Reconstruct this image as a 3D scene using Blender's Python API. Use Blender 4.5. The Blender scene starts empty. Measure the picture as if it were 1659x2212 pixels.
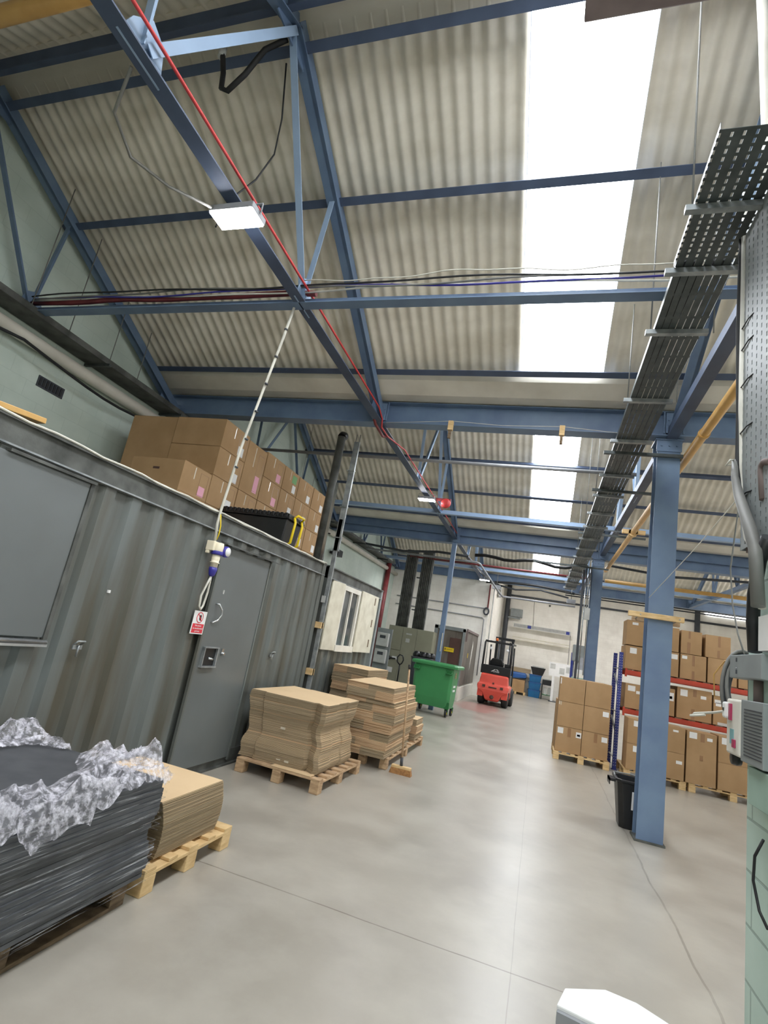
import bpy, bmesh, math, random
from mathutils import Vector, Matrix, noise
random.seed(7)
SC = bpy.context.scene
COL = SC.collection
PI = math.pi
# ---------------------------------------------------------------- helpers
class MB:
    """collects shapes into one mesh; every shape takes the current material slot"""
    def __init__(s): s.v = []; s.f = []; s.m = []; s.sm = []; s.mi = 0; s.smooth = False
    def add(s, vs, fs, smooth=None):
        o = len(s.v); s.v += [tuple(v) for v in vs]
        for f in fs:
            s.f.append(tuple(o + i for i in f)); s.m.append(s.mi); s.sm.append(s.smooth if smooth is None else smooth)
        return s
    def box(s, x0, y0, z0, x1, y1, z1):
        x0, x1 = min(x0, x1), max(x0, x1); y0, y1 = min(y0, y1), max(y0, y1); z0, z1 = min(z0, z1), max(z0, z1)
        return s.add([(x0,y0,z0),(x1,y0,z0),(x1,y1,z0),(x0,y1,z0),(x0,y0,z1),(x1,y0,z1),(x1,y1,z1),(x0,y1,z1)],
              [(0,3,2,1),(4,5,6,7),(0,1,5,4),(1,2,6,5),(2,3,7,6),(3,0,4,7)])
    def cbox(s, cx, cy, cz, sx, sy, sz): return s.box(cx-sx/2, cy-sy/2, cz-sz/2, cx+sx/2, cy+sy/2, cz+sz/2)
    def prof(s, poly, p, q, up=(0,0,1)):
        """extrude the 2D outline poly (side, up) from p to q"""
        p, q = Vector(p), Vector(q); d = (q-p).normalized(); up = Vector(up)
        if abs(d.dot(up)) > .99: up = Vector((0,1,0))
        sd = d.cross(up).normalized(); u = sd.cross(d)
        n = len(poly); vs = [e + sd*a + u*b for e in (p, q) for a, b in poly]
        fs = [(i, (i+1) % n, n+(i+1) % n, n+i) for i in range(n)] + [tuple(range(n-1, -1, -1)), tuple(range(n, 2*n))]
        return s.add(vs, fs)
    def bar(s, p, q, w, h, up=(0,0,1)): return s.prof([(-w/2,-h/2),(w/2,-h/2),(w/2,h/2),(-w/2,h/2)], p, q, up)
    def ibeam(s, p, q, w, h, t=.012, up=(0,0,1)):
        a, b, c = w/2, h/2, t/2
        return s.prof([(-a,-b),(a,-b),(a,-b+t),(c,-b+t),(c,b-t),(a,b-t),(a,b),(-a,b),(-a,b-t),(-c,b-t),(-c,-b+t),(-a,-b+t)], p, q, up)
    def angle(s, p, q, w, h, t=.008, up=(0,0,1)):
        return s.prof([(-w/2,-h/2),(w/2,-h/2),(w/2,-h/2+t),(-w/2+t,-h/2+t),(-w/2+t,h/2),(-w/2,h/2)], p, q, up)
    def tube(s, pts, r, n=8, closed=False):
        pts = [Vector(p) for p in pts]; N = len(pts); vs = []; fs = []
        prev = None
        for i, p in enumerate(pts):
            a = pts[i-1] if (i or closed) else p; b = pts[(i+1) % N] if (i < N-1 or closed) else p
            d = (b-a).normalized()
            if prev is None:
                sd = d.cross(Vector((0,0,1)))
                if sd.length < .1: sd = d.cross(Vector((0,1,0)))
            else: sd = prev - d*prev.dot(d)
            sd.normalize(); prev = sd; u = sd.cross(d)
            rr = r[i] if isinstance(r, (list, tuple)) else r
            vs += [p + (sd*math.cos(2*PI*k/n) + u*math.sin(2*PI*k/n))*rr for k in range(n)]
        for i in range(N if closed else N-1):
            j = (i+1) % N
            fs += [(i*n+k, i*n+(k+1) % n, j*n+(k+1) % n, j*n+k) for k in range(n)]
        s.add(vs, fs, True)
        if not closed: s.add([], [], False); o = len(s.v)-len(vs); s.f += [tuple(o+k for k in range(n-1,-1,-1)), tuple(o+(N-1)*n+k for k in range(n))]; s.m += [s.mi]*2; s.sm += [False]*2
        return s
    def cyl(s, p, q, r, n=16): return s.tube([p, q], r, n)
    def ext(s, poly, axis, a, b):
        """extrude a polygon given in the two other axes along axis ('x','y','z')"""
        def P(u, v, w): return {'x': (w,u,v), 'y': (u,w,v), 'z': (u,v,w)}[axis]
        n = len(poly); vs = [P(u,v,a) for u, v in poly] + [P(u,v,b) for u, v in poly]
        return s.add(vs, [(i,(i+1)%n,n+(i+1)%n,n+i) for i in range(n)] + [tuple(range(n-1,-1,-1)), tuple(range(n,2*n))])
    def loft(s, rings, smooth=False, caps=True):
        n = len(rings[0]); vs = [p for r in rings for p in r]
        fs = [(i*n+k, i*n+(k+1)%n, (i+1)*n+(k+1)%n, (i+1)*n+k) for i in range(len(rings)-1) for k in range(n)]
        if caps: fs += [tuple(range(n-1,-1,-1)), tuple((len(rings)-1)*n+k for k in range(n))]
        return s.add(vs, fs, smooth)
    def lathe(s, prof, c, axis='z', n=24):
        rings = []
        for r, h in prof:
            ring = []
            for k in range(n):
                a, b = r*math.cos(2*PI*k/n), r*math.sin(2*PI*k/n)
                ring.append({'z': (c[0]+a, c[1]+b, c[2]+h), 'x': (c[0]+h, c[1]+a, c[2]+b), 'y': (c[0]+a, c[1]+h, c[2]+b)}[axis])
            rings.append(ring)
        return s.loft(rings, True)
    def build(s, name, mats, parent=None, loc=(0,0,0), rz=0, bevel=0, label=None, cat=None, group=None, kind=None, abs_=False):
        """link as ONE mesh object. abs_: the shapes were given in world coordinates, put the origin at loc"""
        if abs_: vs = [(a-loc[0], b-loc[1], c-loc[2]) for a, b, c in s.v]
        else: vs = s.v
        me = bpy.data.meshes.new(name); me.from_pydata(vs, [], s.f)
        if not isinstance(mats, (list, tuple)): mats = [mats]
        for m in mats: me.materials.append(m)
        me.polygons.foreach_set('material_index', s.m); me.polygons.foreach_set('use_smooth', s.sm)
        bm = bmesh.new(); bm.from_mesh(me); bmesh.ops.recalc_face_normals(bm, faces=bm.faces); bm.to_mesh(me); bm.free()
        me.update()
        o = bpy.data.objects.new(name, me); COL.objects.link(o)
        if parent: o.parent = parent
        if not (parent and abs_): o.location = loc
        o.rotation_euler = (0,0,rz)
        if bevel:
            b = o.modifiers.new('bevel', 'BEVEL'); b.width = bevel; b.segments = 2; b.limit_method = 'ANGLE'; b.angle_limit = .7
        return tag(o, label, cat, group, kind)
def tag(o, label=None, cat=None, group=None, kind=None):
    if label: o['label'] = label
    if cat: o['category'] = cat
    if group: o['group'] = group
    if kind: o['kind'] = kind
    return o
def thing(name, label, cat, loc=(0,0,0), rz=0, group=None):
    o = bpy.data.objects.new(name, None); COL.objects.link(o); o.empty_display_size = .1
    o.location = loc; o.rotation_euler = (0,0,rz)
    return tag(o, label, cat, group)
def struct(mb, name, mats, **k): return mb.build(name, mats, kind='structure', **k)
def copy_tree(o, parent=None):
    c = o.copy(); COL.objects.link(c)
    if parent: c.parent = parent
    for ch in list(o.children): copy_tree(ch, c)
    return c
def dup(o, loc, rz=None, label=None, group=None):
    c = copy_tree(o); c.location = loc
    if rz is not None: c.rotation_euler = (0,0,rz)
    if label: c['label'] = label
    if group: c['group'] = group
    return c
# ---------------------------------------------------------------- materials
def lin(c): return tuple((x/255/12.92 if x/255 <= .04045 else ((x/255+.055)/1.055)**2.4) for x in c)
def mat(name, rgb, rough=.6, metal=0, var=.12, scale=6, stretch=(1,1,1), rgb2=None, bump=0, bscale=40, spec=.5, detail=6, world=False, lo=.35, hi=.7):
    """procedural surface: base colour mixed with a second tone through stretched noise, optional bump"""
    m = bpy.data.materials.new(name); m.use_nodes = True; nt = m.node_tree; N = nt.nodes; L = nt.links
    b = N['Principled BSDF']; b.inputs['Roughness'].default_value = rough; b.inputs['Metallic'].default_value = metal
    b.inputs['Specular IOR Level'].default_value = spec
    c1 = lin(rgb); c2 = lin(rgb2) if rgb2 else tuple(x*(1-var*2) for x in c1)
    tc = N.new('ShaderNodeTexCoord'); mp = N.new('ShaderNodeMapping'); mp.inputs['Scale'].default_value = stretch
    if world:
        g = N.new('ShaderNodeNewGeometry'); L.new(g.outputs['Position'], mp.inputs['Vector'])
    else: L.new(tc.outputs['Object'], mp.inputs['Vector'])
    nz = N.new('ShaderNodeTexNoise'); nz.inputs['Scale'].default_value = scale; nz.inputs['Detail'].default_value = detail
    L.new(mp.outputs['Vector'], nz.inputs['Vector'])
    rp = N.new('ShaderNodeValToRGB'); rp.color_ramp.elements[0].position = lo; rp.color_ramp.elements[1].position = hi
    rp.color_ramp.elements[0].color = (*c1, 1); rp.color_ramp.elements[1].color = (*c2, 1)
    L.new(nz.outputs['Fac'], rp.inputs['Fac']); L.new(rp.outputs['Color'], b.inputs['Base Color'])
    if bump:
        n2 = N.new('ShaderNodeTexNoise'); n2.inputs['Scale'].default_value = bscale; L.new(mp.outputs['Vector'], n2.inputs['Vector'])
        bp = N.new('ShaderNodeBump'); bp.inputs['Strength'].default_value = bump; bp.inputs['Distance'].default_value = .01
        L.new(n2.outputs['Fac'], bp.inputs['Height']); L.new(bp.outputs['Normal'], b.inputs['Normal'])
    m['rp'] = rp.name
    return m
def emit(name, rgb, s):
    m = bpy.data.materials.new(name); m.use_nodes = True; b = m.node_tree.nodes['Principled BSDF']
    b.inputs['Base Color'].default_value = (*lin(rgb), 1); b.inputs['Emission Color'].default_value = (*lin(rgb), 1); b.inputs['Emission Strength'].default_value = s
    return m
M = {}
M['blue'] = mat('blue_steel_paint', (108,130,156), .42, var=.08, scale=3, rgb2=(92,112,142), bump=.03)
M['bluelt'] = mat('light_blue_steel_paint', (146,168,194), .42, var=.06, scale=3)
M['bluedk'] = mat('dark_blue_steel_paint', (74,88,112), .5, var=.1, scale=3, rgb2=(62,74,96))
M['sheet'] = mat('fibre_cement_sheet', (228,222,207), .75, var=.08, scale=1.2, stretch=(1,3,1), rgb2=(206,199,182), bump=.04, detail=8)
M['gutter'] = mat('valley_gutter_grey', (224,220,208), .7, var=.06, scale=2, rgb2=(204,199,186))
M['mint'] = mat('mint_wall_paint', (158,184,170), .6, scale=3, rgb2=(142,168,155))
M['cont'] = mat('grey_container_paint', (104,110,108), .4, scale=1.6, stretch=(1,3.2,.35), rgb2=(84,81,70), bump=.04, detail=8, lo=.38, hi=.68)
M['contdoor'] = mat('grey_door_paint', (106,111,111), .33, scale=1.1, rgb2=(97,101,100), bump=.02)
M['dirt'] = mat('grimy_grey_steel', (96,98,94), .55, scale=5, rgb2=(52,54,50), bump=.1)
M['galv'] = mat('galvanised_steel', (166,170,170), .4, metal=.45, scale=9, rgb2=(118,124,126))
M['galvd'] = mat('dull_galvanised_tray', (84,90,90), .45, metal=.4, scale=9, rgb2=(64,70,70))
M['chrome'] = mat('bright_steel', (205,208,210), .22, metal=.9, scale=9)
M['black'] = mat('black_plastic', (24,25,27), .4, scale=8, rgb2=(32,33,35))
M['blackm'] = mat('black_rubber_cable', (30,31,33), .6, scale=8)
M['dgrey'] = mat('dark_grey_plastic', (62,66,72), .5, scale=8)
M['carton'] = mat('brown_cardboard', (176,144,106), .75, scale=3, rgb2=(163,131,94), bump=.03, spec=.25)
M['cartone'] = mat('cardboard_edge_dark', (166,150,124), .85, scale=2, stretch=(1,1,60), rgb2=(134,118,95), bump=.25, bscale=3, spec=.2, detail=3)
M['cartonf'] = mat('cardboard_edge_fluted', (204,174,140), .85, scale=2, stretch=(1,1,60), rgb2=(158,128,98), bump=.3, bscale=3, spec=.2, detail=3)
M['cartont'] = mat('cardboard_top_sheet', (222,194,154), .7, scale=2, rgb2=(214,185,145), spec=.25)
M['tape'] = mat('clear_brown_tape', (150,112,76), .3, scale=4, rgb2=(140,104,70))
M['tapew'] = mat('shiny_tape_strip', (225,215,195), .2, scale=4)
M['paper'] = mat('white_paper_label', (232,232,230), .6, scale=9, var=.03)
M['pink'] = mat('pink_paper_label', (232,168,186), .6, scale=9, var=.03)
M['greenp'] = mat('green_paper_label', (112,165,104), .6, scale=9, var=.03)
M['wood'] = mat('pale_pallet_wood', (222,192,142), .75, scale=3, stretch=(3,3,12), rgb2=(196,162,112), bump=.1)
M['woodo'] = mat('weathered_pallet_wood', (196,166,130), .8, scale=3, stretch=(3,3,12), rgb2=(158,128,96), bump=.12)
M['woodd'] = mat('dark_dirty_wood', (128,108,84), .85, scale=4, stretch=(3,3,12), rgb2=(88,72,54), bump=.12)
M['ochre'] = mat('ochre_painted_pipe', (206,164,96), .45, scale=4, rgb2=(190,146,80))
M['redpipe'] = mat('red_oxide_pipe', (130,52,54), .5, scale=5, rgb2=(104,40,42))
M['redcable'] = mat('red_cable', (206,62,62), .5, scale=5)
M['white'] = mat('white_paint', (226,224,214), .55, scale=4, rgb2=(212,208,196))
M['cream'] = mat('cream_shutter_paint', (222,218,200), .6, scale=5, rgb2=(200,194,174))
M['ivory'] = mat('ivory_plastic', (236,226,200), .35, scale=5, var=.03)
M['dkblue'] = mat('navy_blue_plastic', (58,54,150), .35, scale=5)
M['yellow'] = mat('yellow_plastic', (240,208,30), .4, scale=5, var=.05)
M['green'] = mat('green_bin_plastic', (66,142,86), .4, scale=2, rgb2=(60,132,80), bump=.02)
M['greend'] = mat('dark_green_plastic', (30,110,54), .5, scale=4)
M['red'] = mat('red_forklift_paint', (228,92,76), .35, scale=2, rgb2=(212,80,66))
M['reds'] = mat('red_sign_print', (214,52,66), .5, scale=5, var=.03)
M['rackblue'] = mat('rack_blue_paint', (44,58,140), .4, scale=5)
M['rackred'] = mat('rack_orange_red_paint', (190,66,38), .45, scale=5, rgb2=(168,54,32))
M['cab'] = mat('khaki_grey_cabinet', (150,150,130), .5, scale=2, rgb2=(140,139,120))
M['grey'] = mat('mid_grey_enclosure', (140,146,146), .5, scale=4, rgb2=(124,130,130))
M['lgrey'] = mat('light_grey_plastic', (196,198,194), .45, scale=4)
M['board'] = mat('grey_brown_board', (122,116,106), .75, scale=1.6, stretch=(3,3,.7), rgb2=(92,84,76))
M['brown'] = mat('dark_brown_board', (88,62,54), .7, scale=3)
M['clad'] = mat('mauve_brown_fascia', (126,112,108), .7, scale=4, rgb2=(110,96,92))
M['wire'] = mat('grey_wire', (120,120,116), .5, scale=5)
M['pwhite'] = mat('white_cable', (214,212,200), .5, scale=5)
M['lblue'] = mat('blue_crate_plastic', (24,104,158), .4, scale=3)
M['tarp'] = mat('blue_tarpaulin', (40,92,160), .5, scale=3)
M['glass'] = mat('dark_window_glass', (52,58,60), .08, scale=2, rgb2=(90,96,98))
M['blackboard'] = mat('black_board_sheet', (86,88,91), .5, scale=8, rgb2=(72,74,78), spec=.4)
M['brush'] = mat('broom_bristle', (170,124,76), .9, scale=30, rgb2=(130,92,54), bump=.6, bscale=120)
M['lampbody'] = mat('lamp_housing_grey', (150,152,156), .5, scale=5)
M['orange'] = mat('orange_beacon', (240,120,40), .3, scale=5)
M['magenta'] = mat('dark_pink_switch', (170,50,90), .4, scale=5)
M['teal'] = mat('pale_teal_label', (130,180,184), .5, scale=5)
M['sky'] = emit('daylight_rooflight', (246,250,255), 7.5)
M['lamp'] = emit('led_lamp_face', (250,248,250), 62.0)
def nodes(m): return m.node_tree.nodes, m.node_tree.links
def floor_mat():
    m = mat('sealed_concrete', (166,160,148), .3, scale=.8, rgb2=(148,142,131), detail=7, lo=.35, hi=.68, spec=.5, world=True)
    N, L = nodes(m); b = N['Principled BSDF']; rp = N[m['rp']]
    g = N.new('ShaderNodeNewGeometry'); sp = N.new('ShaderNodeSeparateXYZ'); L.new(g.outputs['Position'], sp.inputs[0])
    def math_(op, a, c=None, d=None):
        n = N.new('ShaderNodeMath'); n.operation = op
        for i, x in enumerate((a, c, d)):
            if x is None: continue
            if isinstance(x, (int, float)): n.inputs[i].default_value = x
            else: L.new(x, n.inputs[i])
        return n.outputs[0]
    wob = N.new('ShaderNodeTexNoise'); wob.inputs['Scale'].default_value = 1.5; wob.inputs['Detail'].default_value = 8; L.new(g.outputs['Position'], wob.inputs['Vector'])
    wv = math_('MULTIPLY', math_('SUBTRACT', wob.outputs['Fac'], .5), .09)
    jy = math_('COMPARE', math_('ADD', sp.outputs['Y'], math_('MULTIPLY', wv, .3)), 3.545, .0055)
    jy2 = math_('COMPARE', sp.outputs['Y'], 9.9, .004)
    jx = math_('COMPARE', math_('ADD', sp.outputs['X'], wv), 1.12, .009)
    jx2 = math_('COMPARE', math_('ADD', sp.outputs['X'], math_('MULTIPLY', wv, .2)), .02, .003)
    j = math_('MINIMUM', math_('ADD', math_('ADD', math_('MULTIPLY', jy, .75), math_('MULTIPLY', jy2, .4)), math_('ADD', math_('MULTIPLY', jx, .45), math_('MULTIPLY', jx2, .35))), 1)
    mx = N.new('ShaderNodeMix'); mx.data_type = 'RGBA'; L.new(j, mx.inputs[0]); L.new(rp.outputs['Color'], mx.inputs[6]); mx.inputs[7].default_value = (*lin((96,88,76)), 1)
    # pale wear patches and fine scuffs
    n3 = N.new('ShaderNodeTexNoise'); n3.inputs['Scale'].default_value = 1.7; n3.inputs['Detail'].default_value = 8; n3.inputs['Roughness'].default_value = .6; L.new(g.outputs['Position'], n3.inputs['Vector'])
    r3 = N.new('ShaderNodeValToRGB'); r3.color_ramp.elements[0].position = .42; r3.color_ramp.elements[1].position = .78; L.new(n3.outputs['Fac'], r3.inputs['Fac'])
    mx2 = N.new('ShaderNodeMix'); mx2.data_type = 'RGBA'; L.new(math_('MULTIPLY', r3.outputs['Color'], .42), mx2.inputs[0]); L.new(mx.outputs[2], mx2.inputs[6]); mx2.inputs[7].default_value = (*lin((198,194,182)), 1)
    # faded red paint patch by the enclosure
    dx = math_('DIVIDE', math_('SUBTRACT', sp.outputs['X'], -1.75), .75); dy = math_('DIVIDE', math_('SUBTRACT', sp.outputs['Y'], 18.3), 1.7)
    d = math_('ADD', math_('ADD', math_('MULTIPLY', dx, dx), math_('MULTIPLY', dy, dy)), math_('MULTIPLY', wv, 12))
    r4 = N.new('ShaderNodeValToRGB'); r4.color_ramp.elements[0].position = .6; r4.color_ramp.elements[0].color = (1,1,1,1); r4.color_ramp.elements[1].position = 1; r4.color_ramp.elements[1].color = (0,0,0,1); L.new(d, r4.inputs['Fac'])
    mx3 = N.new('ShaderNodeMix'); mx3.data_type = 'RGBA'; L.new(math_('MULTIPLY', r4.outputs['Color'], .6), mx3.inputs[0]); L.new(mx2.outputs[2], mx3.inputs[6]); mx3.inputs[7].default_value = (*lin((170,112,104)), 1)
    L.new(mx3.outputs[2], b.inputs['Base Color'])
    rr = N.new('ShaderNodeMapRange'); rr.inputs[3].default_value = .25; rr.inputs[4].default_value = .4; L.new(n3.outputs['Fac'], rr.inputs[0]); L.new(rr.outputs[0], b.inputs['Roughness'])
    return m
def block_mat(name, rgb, rgb2, mortar, sw, sh, axis, bump=.5, msize=.006):
    m = mat(name, rgb, .6, scale=2.2, rgb2=rgb2, world=True, detail=10); N, L = nodes(m); b = N['Principled BSDF']; rp = N[m['rp']]
    g = N.new('ShaderNodeNewGeometry'); sp = N.new('ShaderNodeSeparateXYZ'); cb = N.new('ShaderNodeCombineXYZ')
    L.new(g.outputs['Position'], sp.inputs[0]); L.new(sp.outputs['Y' if axis == 'x' else 'X'], cb.inputs[0]); L.new(sp.outputs['Z'], cb.inputs[1])
    br = N.new('ShaderNodeTexBrick'); br.inputs['Scale'].default_value = 1; br.inputs['Brick Width'].default_value = sw; br.inputs['Row Height'].default_value = sh
    br.inputs['Mortar Size'].default_value = msize; br.inputs['Mortar Smooth'].default_value = .3; L.new(cb.outputs[0], br.inputs['Vector'])
    mx = N.new('ShaderNodeMix'); mx.data_type = 'RGBA'; ml = N.new('ShaderNodeMath'); ml.operation = 'MULTIPLY'; ml.inputs[1].default_value = .6
    L.new(br.outputs['Fac'], ml.inputs[0]); L.new(ml.outputs[0], mx.inputs[0]); L.new(rp.outputs['Color'], mx.inputs[6]); mx.inputs[7].default_value = (*lin(mortar), 1)
    L.new(mx.outputs[2], b.inputs['Base Color'])
    bp = N.new('ShaderNodeBump'); bp.inputs['Strength'].default_value = bump; bp.inputs['Distance'].default_value = .008; bp.invert = True
    L.new(br.outputs['Fac'], bp.inputs['Height']); L.new(bp.outputs['Normal'], b.inputs['Normal'])
    return m
M['floor'] = floor_mat()
M['mintblock'] = block_mat('mint_painted_blockwork', (206,218,208), (192,206,196), (180,196,186), .45, .225, 'x', .2, .004)
M['mintblockn'] = block_mat('mint_painted_blockwork_pillar', (200,222,211), (182,206,195), (128,150,142), .45, .2255, 'x', .8, .007)
M['whiteblock'] = block_mat('white_painted_blockwork', (240,237,228), (226,222,212), (212,208,198), .45, .225, 'y', .2, .005)
def wrap_mat(name, base, streak, stretch, sc, alpha_lo, rough=.12, p0=.45, p1=.68, rotx=0):
    """thin clear film: mostly see-through, glossy, with bright creases"""
    m = bpy.data.materials.new(name); m.use_nodes = True; N, L = nodes(m); b = N['Principled BSDF']
    tc = N.new('ShaderNodeTexCoord'); mp = N.new('ShaderNodeMapping'); mp.inputs['Scale'].default_value = stretch; mp.inputs['Rotation'].default_value = (rotx*20,0,0) if 0 else (rotx,0,0); L.new(tc.outputs['Object'], mp.inputs['Vector'])
    nz = N.new('ShaderNodeTexNoise'); nz.inputs['Scale'].default_value = sc; nz.inputs['Detail'].default_value = 9; nz.inputs['Roughness'].default_value = .65; L.new(mp.outputs['Vector'], nz.inputs['Vector'])
    rp = N.new('ShaderNodeValToRGB'); rp.color_ramp.elements[0].position = p0; rp.color_ramp.elements[1].position = p1
    rp.color_ramp.elements[0].color = (alpha_lo,)*3 + (1,); rp.color_ramp.elements[1].color = (streak,)*3 + (1,); L.new(nz.outputs['Fac'], rp.inputs['Fac'])
    L.new(rp.outputs['Color'], b.inputs['Alpha'])
    b.inputs['Base Color'].default_value = (*lin(base), 1); b.inputs['Roughness'].default_value = rough; b.inputs['Specular IOR Level'].default_value = 1
    bp = N.new('ShaderNodeBump'); bp.inputs['Strength'].default_value = .9; bp.inputs['Distance'].default_value = .02; L.new(nz.outputs['Fac'], bp.inputs['Height']); L.new(bp.outputs['Normal'], b.inputs['Normal'])
    return m
M['film'] = wrap_mat('clear_stretch_film', (220,222,228), .6, (1,1.0,30), 3.0, .0, .08, .54, .68, rotx=.05)
M['crump'] = wrap_mat('crumpled_clear_film', (238,236,246), .95, (1,1,1), 24, .1, .05, .42, .66)
# ---------------------------------------------------------------- camera
cam = bpy.data.cameras.new('camera'); co = bpy.data.objects.new('camera', cam); COL.objects.link(co); SC.camera = co
R_ = Vector((0.94653955, 0.27262388, 0.17245026)); U_ = Vector((-0.09669065, -0.27023722, 0.95792628)); F_ = Vector((-0.30775606, 0.92338944, 0.22943004))
m4 = Matrix((( R_[0], U_[0], -F_[0], 0), (R_[1], U_[1], -F_[1], 0), (R_[2], U_[2], -F_[2], 1.66), (0,0,0,1)))
co.matrix_world = m4
cam.sensor_fit = 'HORIZONTAL'; cam.sensor_width = 36; cam.lens = 36*1127.93/1659; cam.clip_start = .05; cam.clip_end = 200
XL, XR = -6.6, 10.6
# ---------------------------------------------------------------- setting
struct(MB().box(XL-.3, -9.2, -.2, XR+.3, 31.2, 0), 'floor', M['floor'])
def gable(x0, x1, y0, y1, top, mats, name):
    struct(MB().ext(top + [(y1, 0), (y0, 0)], 'x', x0, x1), name, mats)
ZR = 7.05
topl = []
for k in range(-1, 3):
    y = 7.9*k
    topl += [(y-1.0, 5.0), (y+2.95, 7.15)]
topl += [(22.9, 5.0)]
gable(XL-.3, XL, -9.2, 22.9, [(-9.2, 5.0)] + topl, M['mintblock'], 'wall_left')
gable(XR, XR+.3, -9.2, 31, [(-9.2, 5.0)] + topl + [(23.2, 7.6), (31, 7.6)], M['whiteblock'], 'wall_right')
struct(MB().box(XL-.3, -9.4, 0, XR+.3, -9.1, 7.3), 'wall_front', M['whiteblock'])
struct(MB().box(XL-.3, 22.86, 0, -2.22, 23.1, 5.02), 'wall_back', M['whiteblock'])
struct(MB().box(-2.45, 23.1, 0, -2.22, 30.8, 7.6), 'wall_return', M['whiteblock'])
struct(MB().box(-2.45, 30.7, 0, XR+.3, 31, 7.6), 'wall_far', M['whiteblock'])
struct(MB().box(-2.45, 22.9, 7.6, XR+.3, 31, 7.7).box(-2.45, 22.9, 5.15, XR, 23.0, 7.6), 'ceiling', M['white'])
struct(MB().box(1.03, -4, 0, 1.6, 3.22, 2.5), 'wall_pillar', M['mintblockn'])
# roof sheets
def corr(mb, x0, x1, ya, za, yb, zb, pitch=.15, amp=.017, skip=(), per=8):
    n = int((x1-x0)/pitch*per); dx = (x1-x0)/n; vs = []; fs = []
    nrm = Vector((0, -(zb-za), (yb-ya))).normalized()
    for i in range(n+1):
        x = x0+i*dx; h = amp*math.sin(2*PI*x/pitch)
        for y, z in ((ya, za), (yb, zb)): vs.append((x, y+nrm[1]*h, z+nrm[2]*h))
    for i in range(n):
        xm = x0+(i+.5)*dx
        if any(a < xm < b for a, b in skip): continue
        fs.append((2*i, 2*i+2, 2*i+3, 2*i+1))
    mb.add(vs, fs, True)
SKY = [(-.58, .42), (8.2, 9.4)]  # right-hand strip is an added, unseen rooflight that brightens the hall
wn = 0
for k in range(-1, 3):
    r = 7.9*k+2.95
    mb = MB()
    corr(mb, XL-.1, XR+.1, r+.12, ZR-.06, r+3.58, ZR-1.79, skip=SKY)
    struct(mb, 'ceiling', M['sheet'])
    mb = MB(); corr(mb, XL-.1, XR+.1, r-3.58, ZR-1.79, r-.12, ZR-.06, skip=SKY)
    struct(mb, 'ceiling', M['sheet'])
    for s in (1, -1):  # camera-side panes are unseen, added for extra daylight
        for a, b in SKY:
            wn += 1; mb = MB()
            corr(mb, a, b, r+s*.12, ZR-.05, r+s*3.56, ZR-1.77, amp=.02)
            struct(mb, 'window_%d' % wn, M['sky'])
    # ridge capping and valley gutters
    struct(MB().ext([(r-.24, ZR-.13), (r, ZR-.02), (r+.24, ZR-.13), (r+.24, ZR-.10), (r, ZR+.03), (r-.24, ZR-.10)], 'x', XL-.1, XR+.1), 'trim_%d' % (k+2), M['sheet'])
    v = 7.9*k+7.0
    struct(MB().ext([(v-.62, 5.37), (v-.56, 5.22), (v-.3, 5.12), (v+.3, 5.12), (v+.56, 5.22), (v+.62, 5.37), (v+.62, 5.40), (v+.54, 5.26), (v+.3, 5.15), (v-.3, 5.15), (v-.54, 5.26), (v-.62, 5.40)], 'x', XL, XR), 'trim_%d' % (k+12), M['gutter'])
    # unseen cover added over the ridge and valley so no light leaks
    mb = MB(); mb.box(XL-.3, r-.4, ZR+.08, XR+.3, r+.4, ZR+.1); mb.box(XL-.3, v-.8, 5.5, XR+.3, v+.8, 5.52)
    struct(mb, 'trim_%d' % (k+22), M['gutter'])
# ---------------------------------------------------------------- valley beams and columns
BW = {0: ('wide blue steel valley beam above the near column', 5.1, 4.76), 1: ('second blue valley beam back from the camera, over the thin blue post', 5.13, 4.63), 2: ('third blue valley beam, along the top of the white back wall', 5.07, 4.73), -1: ('blue valley beam behind the camera', 5.1, 4.76)}
for k in (-1, 0, 1, 2):
    y = 7.9*k+7.0; lb, zt, zb = BW[k]
    mb = MB()
    if k == 1:
        mb.ibeam((XL, y, 5.005), (XR, y, 5.005), .2, .25); mb.ibeam((XL, y, 4.755), (XR, y, 4.755), .26, .25)
    else: mb.ibeam((XL, y, (zt+zb)/2), (XR, y, (zt+zb)/2), .2, zt-zb)
    o = mb.build('valley_beam', M['blue'], label=lb, cat='beam', loc=(0,y,zb), abs_=True)
    # stiffener brackets where the trusses land
    mb = MB()
    for x in (-2.63, 1.35, 5.33):
        mb.box(x-.12, y-.125, zb+.02, x-.105, y-.1, zt-.02); mb.box(x+.105, y-.125, zb+.02, x+.12, y-.1, zt-.02)
        mb.box(x-.09, y-.112, zb+.03, x+.09, y-.1, zt-.03)
        for dz in (.07, .14, .21):
            for dx in (-.06, .06): mb.cyl((x+dx, y-.125, zb+dz), (x+dx, y-.1, zb+dz), .012, 8)
    mb.build('bracket_plates', M['blue'], o, abs_=True, loc=(0,y,zb))
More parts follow.
